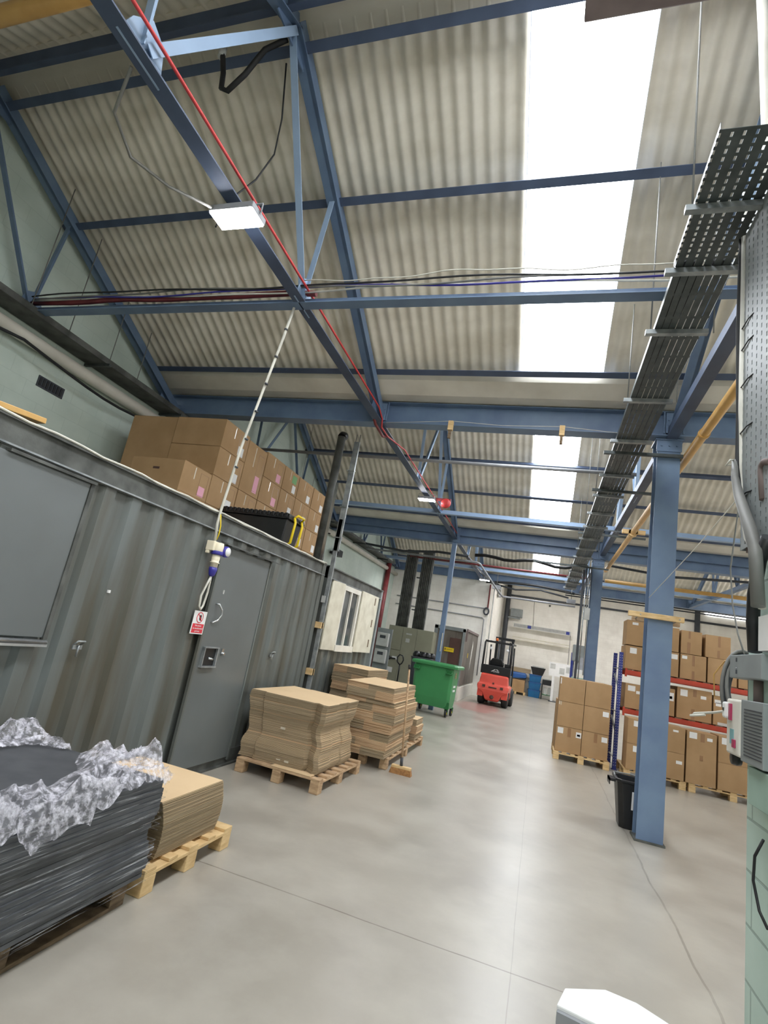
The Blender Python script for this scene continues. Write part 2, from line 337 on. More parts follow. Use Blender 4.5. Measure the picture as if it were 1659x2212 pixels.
def column(x, y, zt, label, w=.27, d=.25, mt='blue'):
    t = thing('steel_column', label, 'column', (x,y,0))
    MB().ibeam((0,0,.02), (0,0,zt-.16), w, d, .016, up=(0,1,0)).build('shaft', M[mt], t)
    MB().box(-w/2-.02, -d/2-.02, 0, w/2+.02, d/2+.02, .022).build('base_plate', M['dirt'], t)
    mb = MB().box(-w/2-.03, -d/2-.03, zt-.02, w/2+.03, d/2+.03, zt)
    mb.box(-w/2-.012, -d/2-.012, zt-.17, w/2+.012, -d/2, zt-.02); mb.box(-w/2-.012, d/2, zt-.17, w/2+.012, d/2+.012, zt-.02)
    for dx in (-.09, 0, .09): mb.cyl((dx, -d/2-.03, zt-.09), (dx, -d/2, zt-.09), .013, 8)
    mb.build('cap_plate', M['blue'], t)
    mb = MB(); mb.ext([(-w/2, -.08), (w/2, -.08), (w/2, .08), (-w/2, .08)], 'z', zt-.0, zt+.005)
    return t
c1 = column(1.33, 7.13, 4.75, 'large blue steel column with timber boards clamped round it')
c2 = column(1.27, 14.95, 4.62, 'blue steel column further back, behind the pallet of six cartons', .26, .25)
column(1.33, -.9, 4.75, 'blue steel column behind the camera')
column(5.3, 7.1, 4.75, 'blue steel column of the next aisle, hidden by the mint pillar')
MB().bar((-2.63, 14.8, 0), (-2.63, 14.8, 4.63), .13, .13, up=(0,1,0)).build('steel_post', M['blue'], label='thin blue square post standing behind the green wheeled bin', cat='post', loc=(-2.63,14.8,0), abs_=True, bevel=.01)
o = bpy.data.objects['steel_post']
MB().box(-2.60, 14.72, 1.55, -2.58, 14.735, 2.05).build('reflective_strip', M['tapew'], o, loc=(-2.63,14.8,0), abs_=True)
# ---------------------------------------------------------------- roof trusses
TX = [(-6.42, 'left wall'), (-2.63, 'bay middle'), (1.35, 'column line'), (5.33, 'right aisle')]
def truss(x, k, label, light, wall=False):
    y0 = 7.9*k; t = thing('roof_truss', label, 'roof truss', (x, y0+2.95, 4.8), group='blue roof trusses')
    md = M['blue']; ml = M['bluelt'] if light else M['blue']
    r = (0, 0, 2.03)
    for s in (1, -1):
        MB().angle((0, s*3.95, .03), (0, 0, 2.05), .13, .13, .012).angle((.04, s*3.95, .03), (.04, 0, 2.05), .04, .13, .012).build('rafter', md, t)
        MB().angle((0, 0, 1.95), (0, s*1.16, .03), .07, .07, .008).build('diagonal_brace', ml, t)
        MB().angle((0, s*1.29, 1.38), (0, s*1.18, .03), .06, .06, .008).build('strut', ml, t)
        MB().ext([(s*1.0, -.06), (s*1.36, -.06), (s*1.3, .12), (s*1.18, .26), (s*1.06, .2)], 'x', -.012, .0).build('gusset_plate', ml, t)
        MB().ext([(s*3.55, -.04), (s*3.98, -.04), (s*3.98, .08), (s*3.6, .24)], 'x', -.012, .0).build('gusset_plate', md, t)
    MB().angle((0, -3.95, .0), (0, 3.95, .0), .13, .11, .012).build('tie_chord', M['bluedk'] if x != 5.33 else md, t)
    MB().ext([(-.26, 1.82), (.26, 1.82), (.16, 2.05), (0, 2.12), (-.16, 2.05), (-.1, 1.7), (.1, 1.7)][:5] + [], 'x', -.014, 0).build('ridge_gusset', md, t)
    return t
nb = {0: 'nearest', 1: 'second', 2: 'third', -1: 'behind-camera'}
desc = {-6.42: 'blue roof truss against the mint left wall, %s roof bay', -2.63: 'blue roof truss down the middle of the hall, %s roof bay', 1.35: 'blue roof truss over the column line beside the cable ladder, %s roof bay', 5.33: 'blue roof truss in the right-hand aisle, %s roof bay'}
for x, nm in TX:
    for k in (0, 1, 2): truss(x, k, desc[x] % nb[k], x in (-2.63, 1.35) , x == -6.42)
# ---------------------------------------------------------------- purlins and ties
def purlin(y, z, label, m='bluedk', w=.085, h=.15, x0=XL, x1=XR, tilt=0, grp='blue purlins under the roof sheets'):
    up = (0, math.sin(tilt), math.cos(tilt))
    MB().angle((x0,y,z), (x1,y,z), w, h, .012, up=up).build('purlin', M[m], label=label, cat='purlin', group=grp, loc=(0,y,z), abs_=True)
for k in (0, 1, 2):
    y0 = 7.9*k; b = nb[k]
    purlin(y0+3.12, 6.79, 'dark blue ridge purlin on the far side of the %s roof ridge' % b, tilt=.46)
    if k < 2: purlin(y0+2.72, 6.76, 'dark blue ridge purlin on the camera side of the %s roof ridge' % b, tilt=-.46)
    purlin(y0+4.30, 6.24, 'dark blue purlin across the middle of the %s bay far slope and its rooflight' % b, tilt=.46)
    purlin(y0+6.3, 5.28, 'slim dark purlin along the foot of the %s bay far slope, above the gutter' % b, tilt=.46, h=.07)
    if k: 
        purlin(y0+1.6, 6.22, 'dark blue purlin across the camera-side slope of the %s bay' % b, tilt=-.46)
        if k == 1: purlin(y0+5.35, 5.74, 'extra dark purlin low on the second bay far slope, crossing its rooflight', tilt=.46, h=.09)
    MB().angle((XL, y0+4.11, 4.80), (XR, y0+4.11, 4.80), .12, .12, .012).build('longitudinal_tie', M['bluelt'] if k else M['blue'], label='%s tie bar across the hall, %s' % ('blue' if not k else 'light blue', ['loaded with loose cables', 'crossing in front of the second rooflight', 'in the farthest roof bay'][k]), cat='tie bar', loc=(0,y0+4.11,4.8), abs_=True)
# loose cables along the near tie
random.seed(3)
for i, (mt, lb) in enumerate((('pwhite', 'white cable sagging loosely along the near tie bar'), ('dkblue', 'violet cable running along the near tie bar'), ('wire', 'grey cable running along the near tie bar'), ('blackm', 'black cable running along the near tie bar'), ('pwhite', 'thin white cable lifted above the near tie bar by the rooflight'))):
    pts = []
    for j in range(41):
        x = -6.3 + j*.24 if i != 4 else -2.6+j*.1
        pts.append((x, 4.06-.015*i+.012*math.sin(j*.9+i), 4.88+.012*i+.02*math.sin(j*.37+i*2)+(.05*math.sin((x+2.6)/4*PI) if i == 4 else 0)))
    MB().tube(pts, .009 if i != 4 else .005, 6).build('cable', M[mt], label=lb, cat='cable')
# ---------------------------------------------------------------- red pipe, chord run
pts = [(-2.56, -6, 4.9), (-2.56, 1.7, 4.9), (-2.56, 4.1, 4.88), (-2.56, 6.6, 4.86), (-2.56, 6.82, 4.78), (-2.56, 6.86, 4.66), (-2.56, 7.2, 4.66), (-2.56, 8.2, 4.84), (-2.56, 14.5, 4.86)]
MB().tube(pts, .012, 8).build('red_cable', M['redcable'], label='bright red cable running along the middle truss chord past the lamps', cat='cable')
MB().tube([(-2.69, 4.2, 4.83), (-2.69, 6.7, 4.83), (-2.66, 6.84, 4.7), (-2.66, 7.25, 4.68), (-2.68, 7.6, 4.82), (-2.68, 14.4, 4.83)], .022, 8).build('red_conduit', M['redpipe'], label='dull red pipe strapped along the middle truss chord behind the tie bar', cat='pipe')
# ---------------------------------------------------------------- lamps
def lamp(x, y, z, label, s=1):
    t = thing('ceiling_lamp', label, 'lamp', (x,y,z))
    MB().box(-.2*s,-.1*s,.012,.2*s,.1*s,.07).build('housing', M['lampbody'], t, bevel=.01)
    MB().box(-.19*s,-.09*s,.0,.19*s,.09*s,.011).build('lamp_face', M['lamp'], t)
    mb = MB().tube([(-.21*s,0,.04),(-.21*s,0,.13),(.21*s,0,.13),(.21*s,0,.04)], .008, 6); mb.build('mounting_bracket', M['lampbody'], t)
lamp(-2.6, 2.87, 4.62, 'bright white LED floodlight glaring under the nearest roof bay')
lamp(-2.6, 10.5, 4.62, 'white LED floodlight under the second roof bay beside a red bell', .9)
lamp(-2.3, 20.6, 4.45, 'small white LED floodlight farthest away, above the white back wall', .95)
lamp(4.2, 2.9, 4.62, 'added fill lamp in the right-hand aisle, out of view')  # added lamp out of view, lifts the general brightness
lamp(4.2, 10.6, 4.62, 'added fill lamp over the racking, hidden by the cable ladder')  # added lamp, unseen, lights the right aisle
lamp(-2.6, -5, 4.62, 'added fill lamp behind the camera on the left')  # added fill light behind the camera
lamp(3.6, 18.6, 4.62, 'added fill lamp over the back of the right-hand aisle')  # added to fill the back of the right aisle
lamp(0.4, 26.5, 5.8, 'added unseen fill lamp in the recess at the far end', 2.4)  # added unseen lamp, oversized to whiten the far walls
lamp(5.2, 26.5, 5.8, 'added unseen fill lamp far right in the end recess', 2.4)  # second added recess lamp, enlarged for more light
t = thing('alarm_bell', 'small red alarm bell on the truss chord beside the second lamp', 'bell', (-2.2,10.6,4.62))
MB().lathe([(.02,-.05),(.09,-.045),(.11,0),(.09,.04),(.02,.05)], (0,0,0), 'y').build('dome', M['redcable'], t)
MB().box(-.3,-.02,.04,.1,.02,.1).build('bracket', M['redpipe'], t)
# ---------------------------------------------------------------- cable ladder by the columns
t = thing('cable_ladder', 'long perforated grey cable tray hung beside the column line', 'cable tray', (.86,11.5,4.55))
def slotted(mb, x0, x1, y0, y1, z, rows, th=.003):
    """perforated plate: longitudinal strips joined by bridges"""
    w = (x1-x0)/rows; sl = .013
    for i in range(rows): mb.box(x0+i*w+sl/2, y0, z, x0+(i+1)*w-sl/2, y1, z+th)
    n = int((y1-y0)/.05)
    for i in range(rows+1):
        for j in range(n):
            mb.box(x0+i*w-sl/2, y0+j*.05, z, x0+i*w+sl/2, y0+j*.05+.02, z+th)
mb = MB(); slotted(mb, -.215, .26, -9.0, -7.96, 0, 8); mb.box(-.218,-9,0,-.215,-7.96,.05); mb.box(.258,-9,0,.261,-7.96,.05)
mb.build('perforated_tray', M['galvd'], t)
mb = MB(); 
for i in range(7): mb.box(-.2+i*.052, -7.96, 0, -.2+i*.052+.046, 9.2, .004)
for j in range(60): mb.box(-.2, -7.96+j*.29, .002, .165, -7.96+j*.29+.03, .005)
mb.box(-.203,-7.96,0,-.2,9.2,.055); mb.box(.16,-7.96,0,.163,9.2,.055)
mb.build('tray_run', M['galvd'], t)
mb = MB(); random.seed(5)
for i in range(6):
    x = -.16+i*.05; mb.tube([(x+.01*math.sin(j+i), -8+j*.7, .02+.004*math.cos(j*2+i)) for j in range(25)], .016, 6)
mb.build('cable_bundle', M['blackm'], t)
sup = [3.0, 3.56, 4.3, 5.53, 6.62, 7.9, 8.9, 10.0, 11.0, 12.1, 13.2, 14.2, 15.4, 16.5, 17.6, 18.8, 20.0]
for y in sup:
    mb = MB(); xr = .42 if y < 4 else .2
    mb.box(-.27, y-11.5-.022, -.045, xr, y-11.5+.022, -.004)
    mb.build('support_channel', M['galv'], t)
for x, y in [(.63, 4.3), (.63, 3.0), (.63, 5.53), (1.1, 5.53), (1.1, 4.3), (.63, 8.9), (.63, 11.0), (.63, 13.2), (1.1, 13.2), (.63, 17.6)]:
    yy = (y+1)%7.9; zz = 7.05-.5*abs(yy-3.95)
    MB().cyl((x-.86, y-11.5, -.03), (x-.86, y-11.5, max(zz, 5.1)-4.6), .006, 6).build('hanger_rod', M['wire'], t)
# light conduit clipped alongside, ochre pipes, cross pipes
MB().tube([(1.53, -4, 4.5), (1.53, 15.6, 4.5)], .052, 14).build('ochre_pipe', M['ochre'], label='long ochre pipe running beside the column line under the roof', cat='pipe')
o = bpy.data.objects['ochre_pipe']
MB().tube([(1.53, 6.2, 4.5), (1.53, 6.26, 4.5)], .062, 14).build('coupling', M['ochre'], o)
MB().tube([(1.53, 11.0, 4.5), (1.53, 11.12, 4.5)], .085, 14).box(1.33, 11.0, 4.47, 1.75, 11.07, 4.55).build('pipe_clamp', M['wood'], o)
MB().tube([(1.7, 17.3, 4.5), (XR, 17.3, 4.5)], .055, 12).build('ochre_pipe', M['ochre'], label='ochre pipe crossing the right aisle beyond the second column', cat='pipe')
MB().tube([(XL, 2.0, 6.0), (-3.4, 2.0, 6.0), (-3.0, 1.9, 6.3)], .07, 12).build('ochre_pipe', M['ochre'], label='ochre pipe cut by the top left corner of the view', cat='pipe')
MB().tube([(-6.3, 8.7, 4.86), (1.2, 8.7, 4.86)], .03, 10).build('cross_pipe', M['lampbody'], label='pale pipe crossing under the second bay rooflight', cat='pipe')
MB().tube([(-4.8, 18.3, 4.66), (-2.2, 18.3, 4.66), (1.2, 18.3, 4.66)], .03, 8).build('cross_pipe', M['redpipe'], label='dark red pipe crossing the third bay behind the thin post', cat='pipe')
MB().tube([(-6.3, 17.6, 4.62), (-2.3, 17.6, 4.62), (-2.2, 17.7, 4.6), (-1.66, 20.4, 4.02), (-1.55, 20.9, 3.95)], .035, 8).build('cross_pipe', M['lampbody'], label='pale pipe sloping down past the far lamp to the conduit run', cat='pipe')
MB().tube([(-1.7, 21, 3.98), (1.1, 21, 3.98)], .035, 8).build('cross_pipe', M['lampbody'], label='pale pipe running level in front of the far white wall', cat='pipe')
for i, z in enumerate((4.32, 4.40)):
    MB().tube([(.7, 20.6, z), (9, 20.6, z)], .022, 8).build('cross_conduit', M['blackm'], label=('lower' if not i else 'upper')+' dark conduit under the third valley beam on the right', cat='conduit')
pts = [(-2.2+j*.3, 16.2+.1*math.sin(j), 4.60+.05*math.sin(j*1.3)) for j in range(12)]
MB().tube(pts, .05, 8).build('cable_bundle', M['blackm'], label='thick black cable bundle crossing the third bay rooflight to the ladder', cat='cable')
pts = [(-2.4+j*.35, 22.2, 4.62+.12*math.sin(j/10*PI)) for j in range(11)]
MB().tube(pts, .05, 8).build('cable_bundle', M['blackm'], label='black cable bundle arched along the foot of the third bay', cat='cable')
# ends of channels crossing near the column
for y, z, x0, x1, lb in ((6.95, 4.5, .55, 1.5, 'dark steel channel crossing at the top of the near column'), (8.6, 4.52, .55, 1.6, 'dark steel channel just behind the near column'), (14.6, 4.35, -.4, 1.5, 'dark steel channel at the top of the second column'), (11.9, 4.6, .55, 1.9, 'dark channel crossing midway between the two columns')):
    MB().box(x0, y-.02, z-.02, x1, y+.02, z+.02).build('cross_channel', M['galvd'], label=lb, cat='channel')
# conduits down the second column
t = thing('conduit_run', 'bright conduits and isolator running down the second column', 'conduits', (1.05,14.75,0))
for dx, z0 in ((-.06, 1.2), (.0, 3.3), (.05, 1.6)): MB().cyl((dx,0,z0), (dx,0,4.4), .016, 8).build('conduit', M['chrome'], t)
MB().box(-.04,-.06,3.0,.09,.02,3.3).build('isolator_box', M['lgrey'], t)
MB().box(-.16,-.02,.9,-.1,.06,4.3).build('dark_trunking', M['dgrey'], t)
# ---------------------------------------------------------------- left wall tray and things on the wall
t = thing('wall_cable_tray', 'dark dusty cable tray hung along the mint left wall', 'cable tray', (-6.33,8,4.72))
MB().box(-.24,-12,-.03,.14,13,-.02).box(-.245,-12,-.03,-.24,13,.05).box(.14,-12,-.03,.145,13,.05).build('tray', M['dirt'], t)
mb = MB()
for i in range(5): mb.tube([(-.1+i*.045, -12+j*1.04, .03+.006*math.sin(j*1.7+i)) for j in range(25)], .018, 6)
mb.build('cable_bundle', M['blackm'], t)
for y in (-2.8, -1.2, .4, 3, 6, 9, 12): MB().box(-.265, y-.02, -.07, .2, y+.02, -.031).build('support_arm', M['galvd'], t)
for y in (-4.0, -3.45, -2.75, -2.2, -.9, 3.6, 4.3, 8.6): MB().cyl((.1, y, 0), (.1, y, 2.3-.5*abs((y+8+1)%7.9-3.95)+0), .006, 6).build('hanger_rod', M['wire'], t)
MB().cyl((-6.5,-9,4.5),(-6.5,22.8,4.5),.085,16).build('wall_duct', M['gutter'], label='pale ledge duct running along the left wall under the cable tray', cat='duct', loc=(-6.5,0,4.43), abs_=True)
pts = [(-6.36+.03*math.sin(j*.8), 1.5+j*.33, 4.40-.12*math.sin(PI*((j*.33)%2.6)/2.6)) for j in range(40)]
MB().tube(pts, .02, 8).build('wall_cable', M['blackm'], label='black cable drooping in loops under the left wall tray', cat='cable')
MB().tube([(-6.57, 3.9, 4.4), (-6.57, 3.9, 3.95), (-6.57, 3.8, 3.88), (-6.57, 1, 3.88)], .012, 8).build('wall_conduit', M['lgrey'], label='thin painted conduit bending on the left wall near the vent', cat='conduit')
t = thing('air_vent', 'small dark vent brick high on the mint wall above the container', 'vent', (-6.6,4.83,4.04))
MB().box(0,-.2,0,.012,.2,.15).build('frame', M['dgrey'], t)
mb = MB()
for i in range(7): mb.box(.012,-.18+i*.053,.02,.022,-.15+i*.053,.13)
mb.build('grille', M['black'], t)
MB().tube([(-6.45, 21.3, 0), (-6.45, 21.3, 4.75)], .11, 14).build('downpipe', M['redpipe'], label='dark red rainwater downpipe in the back left corner', cat='pipe')
t = thing('wall_floodlight', 'small black floodlight bracketed on the mint wall beyond the cartons', 'floodlight', (-6.45,15.2,3.95))
MB().box(0,-.2,-.1,.2,.2,.1).build('lamp_head', M['black'], t); MB().box(-.15,-.04,-.04,0,.04,.04).build('bracket', M['black'], t)
MB().tube([(-6.58,14.6,4.6),(-6.58,14.7,3.6),(-6.58,14.6,2.7)], .012, 6).build('wall_cable', M['blackm'], label='thin black cable dropping down the mint wall past the floodlight', cat='cable')
MB().tube([(-6.58,13.9,4.6),(-6.58,13.85,2.7)], .009, 6).build('wall_cable', M['wire'], label='grey wire dropping down the mint wall left of the floodlight', cat='cable')
# hanging bits near the ridge
MB().tube([(-3.35,2.95,6.62),(-3.3,2.97,6.42),(-3.28,2.98,6.25),(-3.2,2.98,6.2),(-3.05,2.97,6.35),(-2.9,2.96,6.6),(-2.68,2.95,6.66)], .025, 8).build('hanging_cable', M['blackm'], label='black cable looping down from the near roof ridge', cat='cable')
MB().cyl((-3.36,2.95,6.6),(-3.37,2.95,6.72),.035,10).build('cable_gland', M['lgrey'], label='pale gland where the looping cable leaves the ridge', cat='gland')
MB().tube([(-2.75,3.1,6.6),(-2.8,3.3,6.2),(-2.86,3.4,5.9),(-2.9,3.3,5.5),(-3.02,3.2,5.2),(-3.0,3.1,4.8)], .008, 6).build('hanging_cable', M['blackm'], label='thin dark wire trailing from the ridge to the near lamp', cat='cable')
MB().tube([(-2.72,1.8,4.75),(-2.95,1.95,4.62),(-3.02,2.2,4.55),(-2.95,2.5,4.6),(-2.75,2.8,4.66)], .011, 6).build('hanging_cable', M['wire'], label='grey cable drooping from the truss chord to the near lamp', cat='cable')
# grey unit hanging at the top of the view
t = thing('suspended_heater', 'mauve grey box unit hanging at the top edge by the rooflight', 'heater', (.75,2.62,5.98))
MB().box(-.88,-.2,0,.9,.19,.14).build('casing', M['clad'], t, bevel=.01)
for x in (-.5,.6): MB().cyl((x,0,.14),(x,0,.95),.008,6).build('hanger_rod', M['wire'], t)
# timber blocks hanging on beam 1
for x, z, lb in ((-1.52, 4.6, 'left pale timber block hooked on the near valley beam'), (.0, 4.6, 'right pale timber block hooked on the near valley beam, before the rooflight')):
    t = thing('timber_block', lb, 'timber block', (x,6.88,z))
    MB().box(-.035,-.06,.06,.035,-.0,.2).build('block', M['wood'], t); MB().box(-.02,-.05,-.06,.02,-.01,.06).build('tail', M['woodd'], t)
MB().tube([(-2.5,6.86,4.74),(-1.5,6.84,4.8),(-.8,6.85,4.77),(0,6.84,4.79),(1.0,6.86,4.72)], .004, 5).build('string_line', M['pwhite'], label='thin pale string strung along the near valley beam', cat='string')
lamp(-5.31, 20.6, 4.25, 'added fill lamp hidden behind the dark risers at the back left', .95)  # added to brighten the back left wall, tucked out of sight
lamp(2.6, 24.9, 5.5, 'added unseen fill lamp in the middle of the end recess', 1.6)  # another added lamp, unseen, to brighten the end recess
pts = [(-6.4+j*.3, 4.11+.01*math.sin(j), 4.885+.006*math.sin(j*1.7)) for j in range(14)]
MB().tube(pts, .03, 8).build('cable_bundle', M['redpipe'], label='dark maroon cable bundle lying along the left end of the near tie bar', cat='cable')
# ================================================================ containers
CX = -3.19
def container(y0, y1, label, full):
    t = thing('shipping_container', label, 'container', (CX, y0, 0))
    L_ = y1-y0
    # side wall facing the aisle: trapezoid corrugation along y
    mb = MB(); pts = []; y = .1; P = .278
    while y < L_-.1:
        for a, d in ((0,0), (.075,0), (.11,-.036), (.215,-.036), (.25,0)):
            if y+a < L_-.1: pts.append((y+a, d))
        y += P
    pts.append((L_-.1, 0))
    vs = [(d-.012, yy, z) for yy, d in pts for z in (.16, 2.40)]
    mb.add(vs, [(2*i, 2*i+2, 2*i+3, 2*i+1) for i in range(len(pts)-1)])
    mb.build('side_wall', M['cont'], t)
    mb = MB(); mb.box(-2.438, .0, .16, -2.41, L_, 2.5)
    mb.build('back_wall', M['cont'], t)
    for yy in (.02, L_-.05): MB().box(-2.4, yy, .16, -.06, yy+.03, 2.5).build('end_wall', M['cont'], t)
    MB().box(-2.4, .05, .1, -.05, L_-.05, .16).build('floor_deck', M['woodd'], t)
    # roof with shallow ribs
    mb = MB(); n = int(L_/.1); vs = []
    for i in range(n+1):
        for x in (-2.4, -.03): vs.append((x, i*L_/n, 2.555+(.012 if (i//2) % 2 else 0)))
    mb.add(vs, [(2*i, 2*i+1, 2*i+3, 2*i+2) for i in range(n)]); mb.build('roof', M['dirt'], t)
    rl = MB().box(-.06, 0, 2.40, -.012, L_, 2.56).box(-.03,0,2.552,.016,L_,2.57).box(-.06,0,2.385,-.0,L_,2.40).build('top_rail', M['dirt'], t)
    MB().box(-.012,0,2.392,.012,L_,2.404).build('lit_rail_lip', M['galv'], rl)  # bright lip draws the lit line under the rail
    MB().box(-2.438, 0, 2.5, -2.38, L_, 2.57).build('top_rail', M['dirt'], t)
    MB().box(-.08, 0, .0, .0, L_, .16).box(-.02,0,.0,.03,L_,.02).build('bottom_rail', M['dirt'], t)
    MB().box(-2.438, 0, .0, -2.36, L_, .16).build('bottom_rail', M['dirt'], t)
    for yy in (0, L_-.11):
        MB().box(-.11, yy, 0, .006, yy+.11, 2.58).build('corner_post', M['cont'] if full or yy == 0 else M['grey'], t)
        MB().box(-2.438, yy, 0, -2.33, yy+.11, 2.58).build('corner_post', M['cont'], t)
    # thin pale tubes stand in for the light on the top edge
    return t
A = container(1.27, 7.30, 'long dark grey corrugated steel container with flush door beside the aisle', True)
o = 1.27
# main door
d = MB().box(.0, 4.6-o, .09, .022, 5.6-o, 2.285).build('door', M['contdoor'], A, bevel=.004)
MB().box(.0, 4.575-o, .06, .03, 4.6-o, 2.3).box(.0, 5.6-o, .06, .03, 5.625-o, 2.3).build('door_frame', M['cont'], A)
MB().ext([(.0, 2.32), (.09, 2.295), (.09, 2.285), (0, 2.30)], 'y', 4.56-o, 5.71-o).build('rain_hood', M['dirt'], A)
MB().tube([(.02, 4.70-o, 1.69), (.05, 4.72-o, 1.69), (.07, 4.76-o, 1.64), (.075, 4.77-o, 1.59), (.06, 4.74-o, 1.53), (.04, 4.70-o, 1.505), (.02, 4.69-o, 1.50)], .0095, 8).build('handle', M['chrome'], d)
mb = MB(); mb.box(.022, 4.665-o, 1.07, .05, 4.68-o, 1.26).box(.022, 4.895-o, 1.07, .05, 4.91-o, 1.26).box(.022,4.66-o,1.06,.06,4.91-o,1.075).box(.022,4.66-o,1.25,.055,4.91-o,1.262)
mb.mi = 1; mb.box(.0221, 4.68-o, 1.075, .026, 4.895-o, 1.25)
mb.build('lock_box', [M['galv'], M['black']], d)
MB().cyl((.03, 4.78-o, 1.15), (.045, 4.84-o, 1.14), .012, 8).build('padlock', M['chrome'], d)
MB().cyl((.02, 5.01-o, 1.2), (.06, 5.01-o, 1.2), .014, 8).box(.022,4.99-o,1.19,.035,5.03-o,1.25).build('latch_knob', M['chrome'], d)
MB().box(.022, 4.77-o, 1.80, .03, 4.785-o, 1.84).build('keyhole_cover', M['lgrey'], d)
# hatch further left with a bar and sill
h = MB().box(.0, 2.05-o, 1.26, .022, 2.84-o, 2.35).build('hatch', M['contdoor'], A, bevel=.004)
MB().box(.0, 2.84-o, 1.22, .03, 2.87-o, 2.37).box(0,2.2-o,2.35,.05,2.87-o,2.37).box(.0, 2.02-o, 1.22, .03, 2.05-o, 2.37).build('hatch_frame', M['dirt'], A)
MB().tube([(.05, 1.6-o, 1.245), (.05, 2.85-o, 1.235)], .016, 8).box(.0,1.6-o,1.205,.06,2.86-o,1.222).build('hatch_bar', M['chrome'], A)
for y, z, nm in ((3.16, 1.22, 'lashing_ring'), (6.16, 1.21, 'lashing_ring')):
    MB().tube([(.0,y-o-.03,z),(.035,y-o-.03,z+.03),(.035,y-o+.03,z+.03),(.0,y-o+.03,z)], .008, 6).box(0,y-o-.04,z-.03,.012,y-o+.04,z+.0).cyl((.02,y-o,z-.08),(.02,y-o,z),.007,6).build(nm, M['galv'], A)
mb = MB()
for y, z in ((3.3, 1.62),): mb.box(-.011, y-o, z, .003, y-o+.022, z+.022)
mb.build('paint_chip', M['paper'], A)
# narrow container behind it
B = container(7.45, 10.44, 'shorter grey container with a white shuttered window', False)
o = 7.45
wf = MB()
wf.box(-.03, 8.16-o, 1.33, .035, 8.23-o, 2.38).box(-.03, 8.94-o, 1.33, .035, 9.02-o, 2.38).box(-.03, 8.23-o, 2.3, .035, 8.94-o, 2.38).box(-.03, 8.16-o, 1.30, .06, 9.02-o, 1.40)
wf = wf.build('window_frame', M['white'], B)
MB().box(-.02, 8.555-o, 1.40, .03, 8.60-o, 2.3).build('mullion', M['white'], wf)
for a, b in ((8.23, 8.555), (8.60, 8.94)):
    MB().box(-.012, a-o, 1.40, .0, b-o, 2.3).build('pane', M['glass'], wf)
sh = MB().box(0, -.45, 0, .028, 0, 1.08); so = sh.build('shutter', M['cream'], B, bevel=.004); so.location = (.02, 8.16-o, 1.31); so.rotation_euler = (0,0,-.11)
s2 = MB().box(.01, 9.10-o, 1.31, .04, 10.12-o, 2.40).build('shutter', M['cream'], B, bevel=.004)
mb = MB()
for z in (1.42, 1.8, 2.22): mb.box(.04, 9.88-o, z, .045, 9.93-o, z+.14)
mb.build('rusty_hinge_plates', M['woodd'], s2)
MB().tube([(.012, 2.05, 2.575), (.012, 4, 2.585), (.016, 5, 2.575), (.02, 5.9, 2.565)], .008, 6).build('lit_edge_line', M['pwhite'], A)  # pale tube drawn as the lit rim of the container
MB().tube([(.016, -.2+j*.2, 2.575+.008*math.sin(j*1.9)) for j in range(32)], .009, 6).build('lit_edge_line', M['pwhite'], A)  # second pale tube for the same lit rim
# ================================================================ socket unit, cable, sign
t = thing('socket_unit', 'ivory and blue industrial plug and socket hanging on the container wall', 'socket', (CX+.03, 4.41, 2.2))
MB().box(-.025,-.085,-.02,.06,-.005,.075).box(-.02,-.085,-.05,.02,-.06,-.02).build('wall_box', M['ivory'], t, bevel=.006)
MB().lathe([(.045,-.0),(.052,-.03),(.052,-.07),(.05,-.1)], (.06,.0,.07), 'z').build('socket_body', M['ivory'], t)
MB().lathe([(.056,0),(.06,.006),(.06,.03),(.056,.036)], (.06,.0,-.05), 'z').build('blue_ring', M['dkblue'], t)
mb = MB(); mb.lathe([(.052,0),(.055,.006),(.055,.035),(.05,.042)], (.085,.075,-.0), 'x'); f = mb.build('flap_cover', M['dkblue'], t)
MB().lathe([(.001,.041),(.044,.043),(.044,.048),(.001,.05)], (.085,.075,-.0), 'x').build('cover_face', M['paper'], f)
MB().lathe([(.042,0),(.04,-.05),(.036,-.07),(.046,-.072),(.046,-.08),(.036,-.082),(.036,-.13)], (.06,.0,-.05), 'z').build('plug_barrel', M['ivory'], t)
MB().lathe([(.04,0),(.04,-.03),(.03,-.075),(.014,-.09)], (.06,.0,-.175), 'z').build('plug_grip', M['dkblue'], t)
MB().tube([(.06,0,-.26),(.05,-.02,-.34),(.03,-.04,-.46),(.03,-.03,-.56),(.035,.0,-.59),(.03,.03,-.55),(.04,.035,-.42),(.05,.015,-.3),(.055,.005,-.26)], .011, 8).build('looped_flex', M['pwhite'], t)
MB().tube([(-3.15,4.40,2.27),(-3.16,4.38,2.45),(-3.15,4.37,2.6),(-3.13,4.36,2.75),(-3.05,4.3,3.25),(-2.93,4.25,3.85),(-2.8,4.18,4.4),(-2.72,4.13,4.78)], .014, 8).build('drop_cable', M['pwhite'], label='white supply cable slanting up from the socket to the roof truss', cat='cable')
o = bpy.data.objects['drop_cable']
mb = MB()
for a in (.15, .3, .45, .6, .75, .9):
    p = Vector((-3.13,4.36,2.75)).lerp(Vector((-2.74,4.14,4.7)), a); mb.cyl(p+Vector((.0,0,-.008)), p+Vector((.003,0,.008)), .019, 8)
mb.build('cable_ties', M['dgrey'], o)
MB().tube([(-3.14,4.37,2.55),(-3.13,4.40,2.44),(-3.14,4.42,2.36),(-3.15,4.42,2.30)], .006, 6).build('earth_wire', M['yellow'], o)
t = thing('warning_sign', 'white and red prohibition sign reading No access to unauthorised persons, on the grey container', 'sign', (CX+.03, 4.48, 1.485))
MB().box(-.002,-.1,-.11,.002,.1,.11).build('sign_board', M['paper'], t)
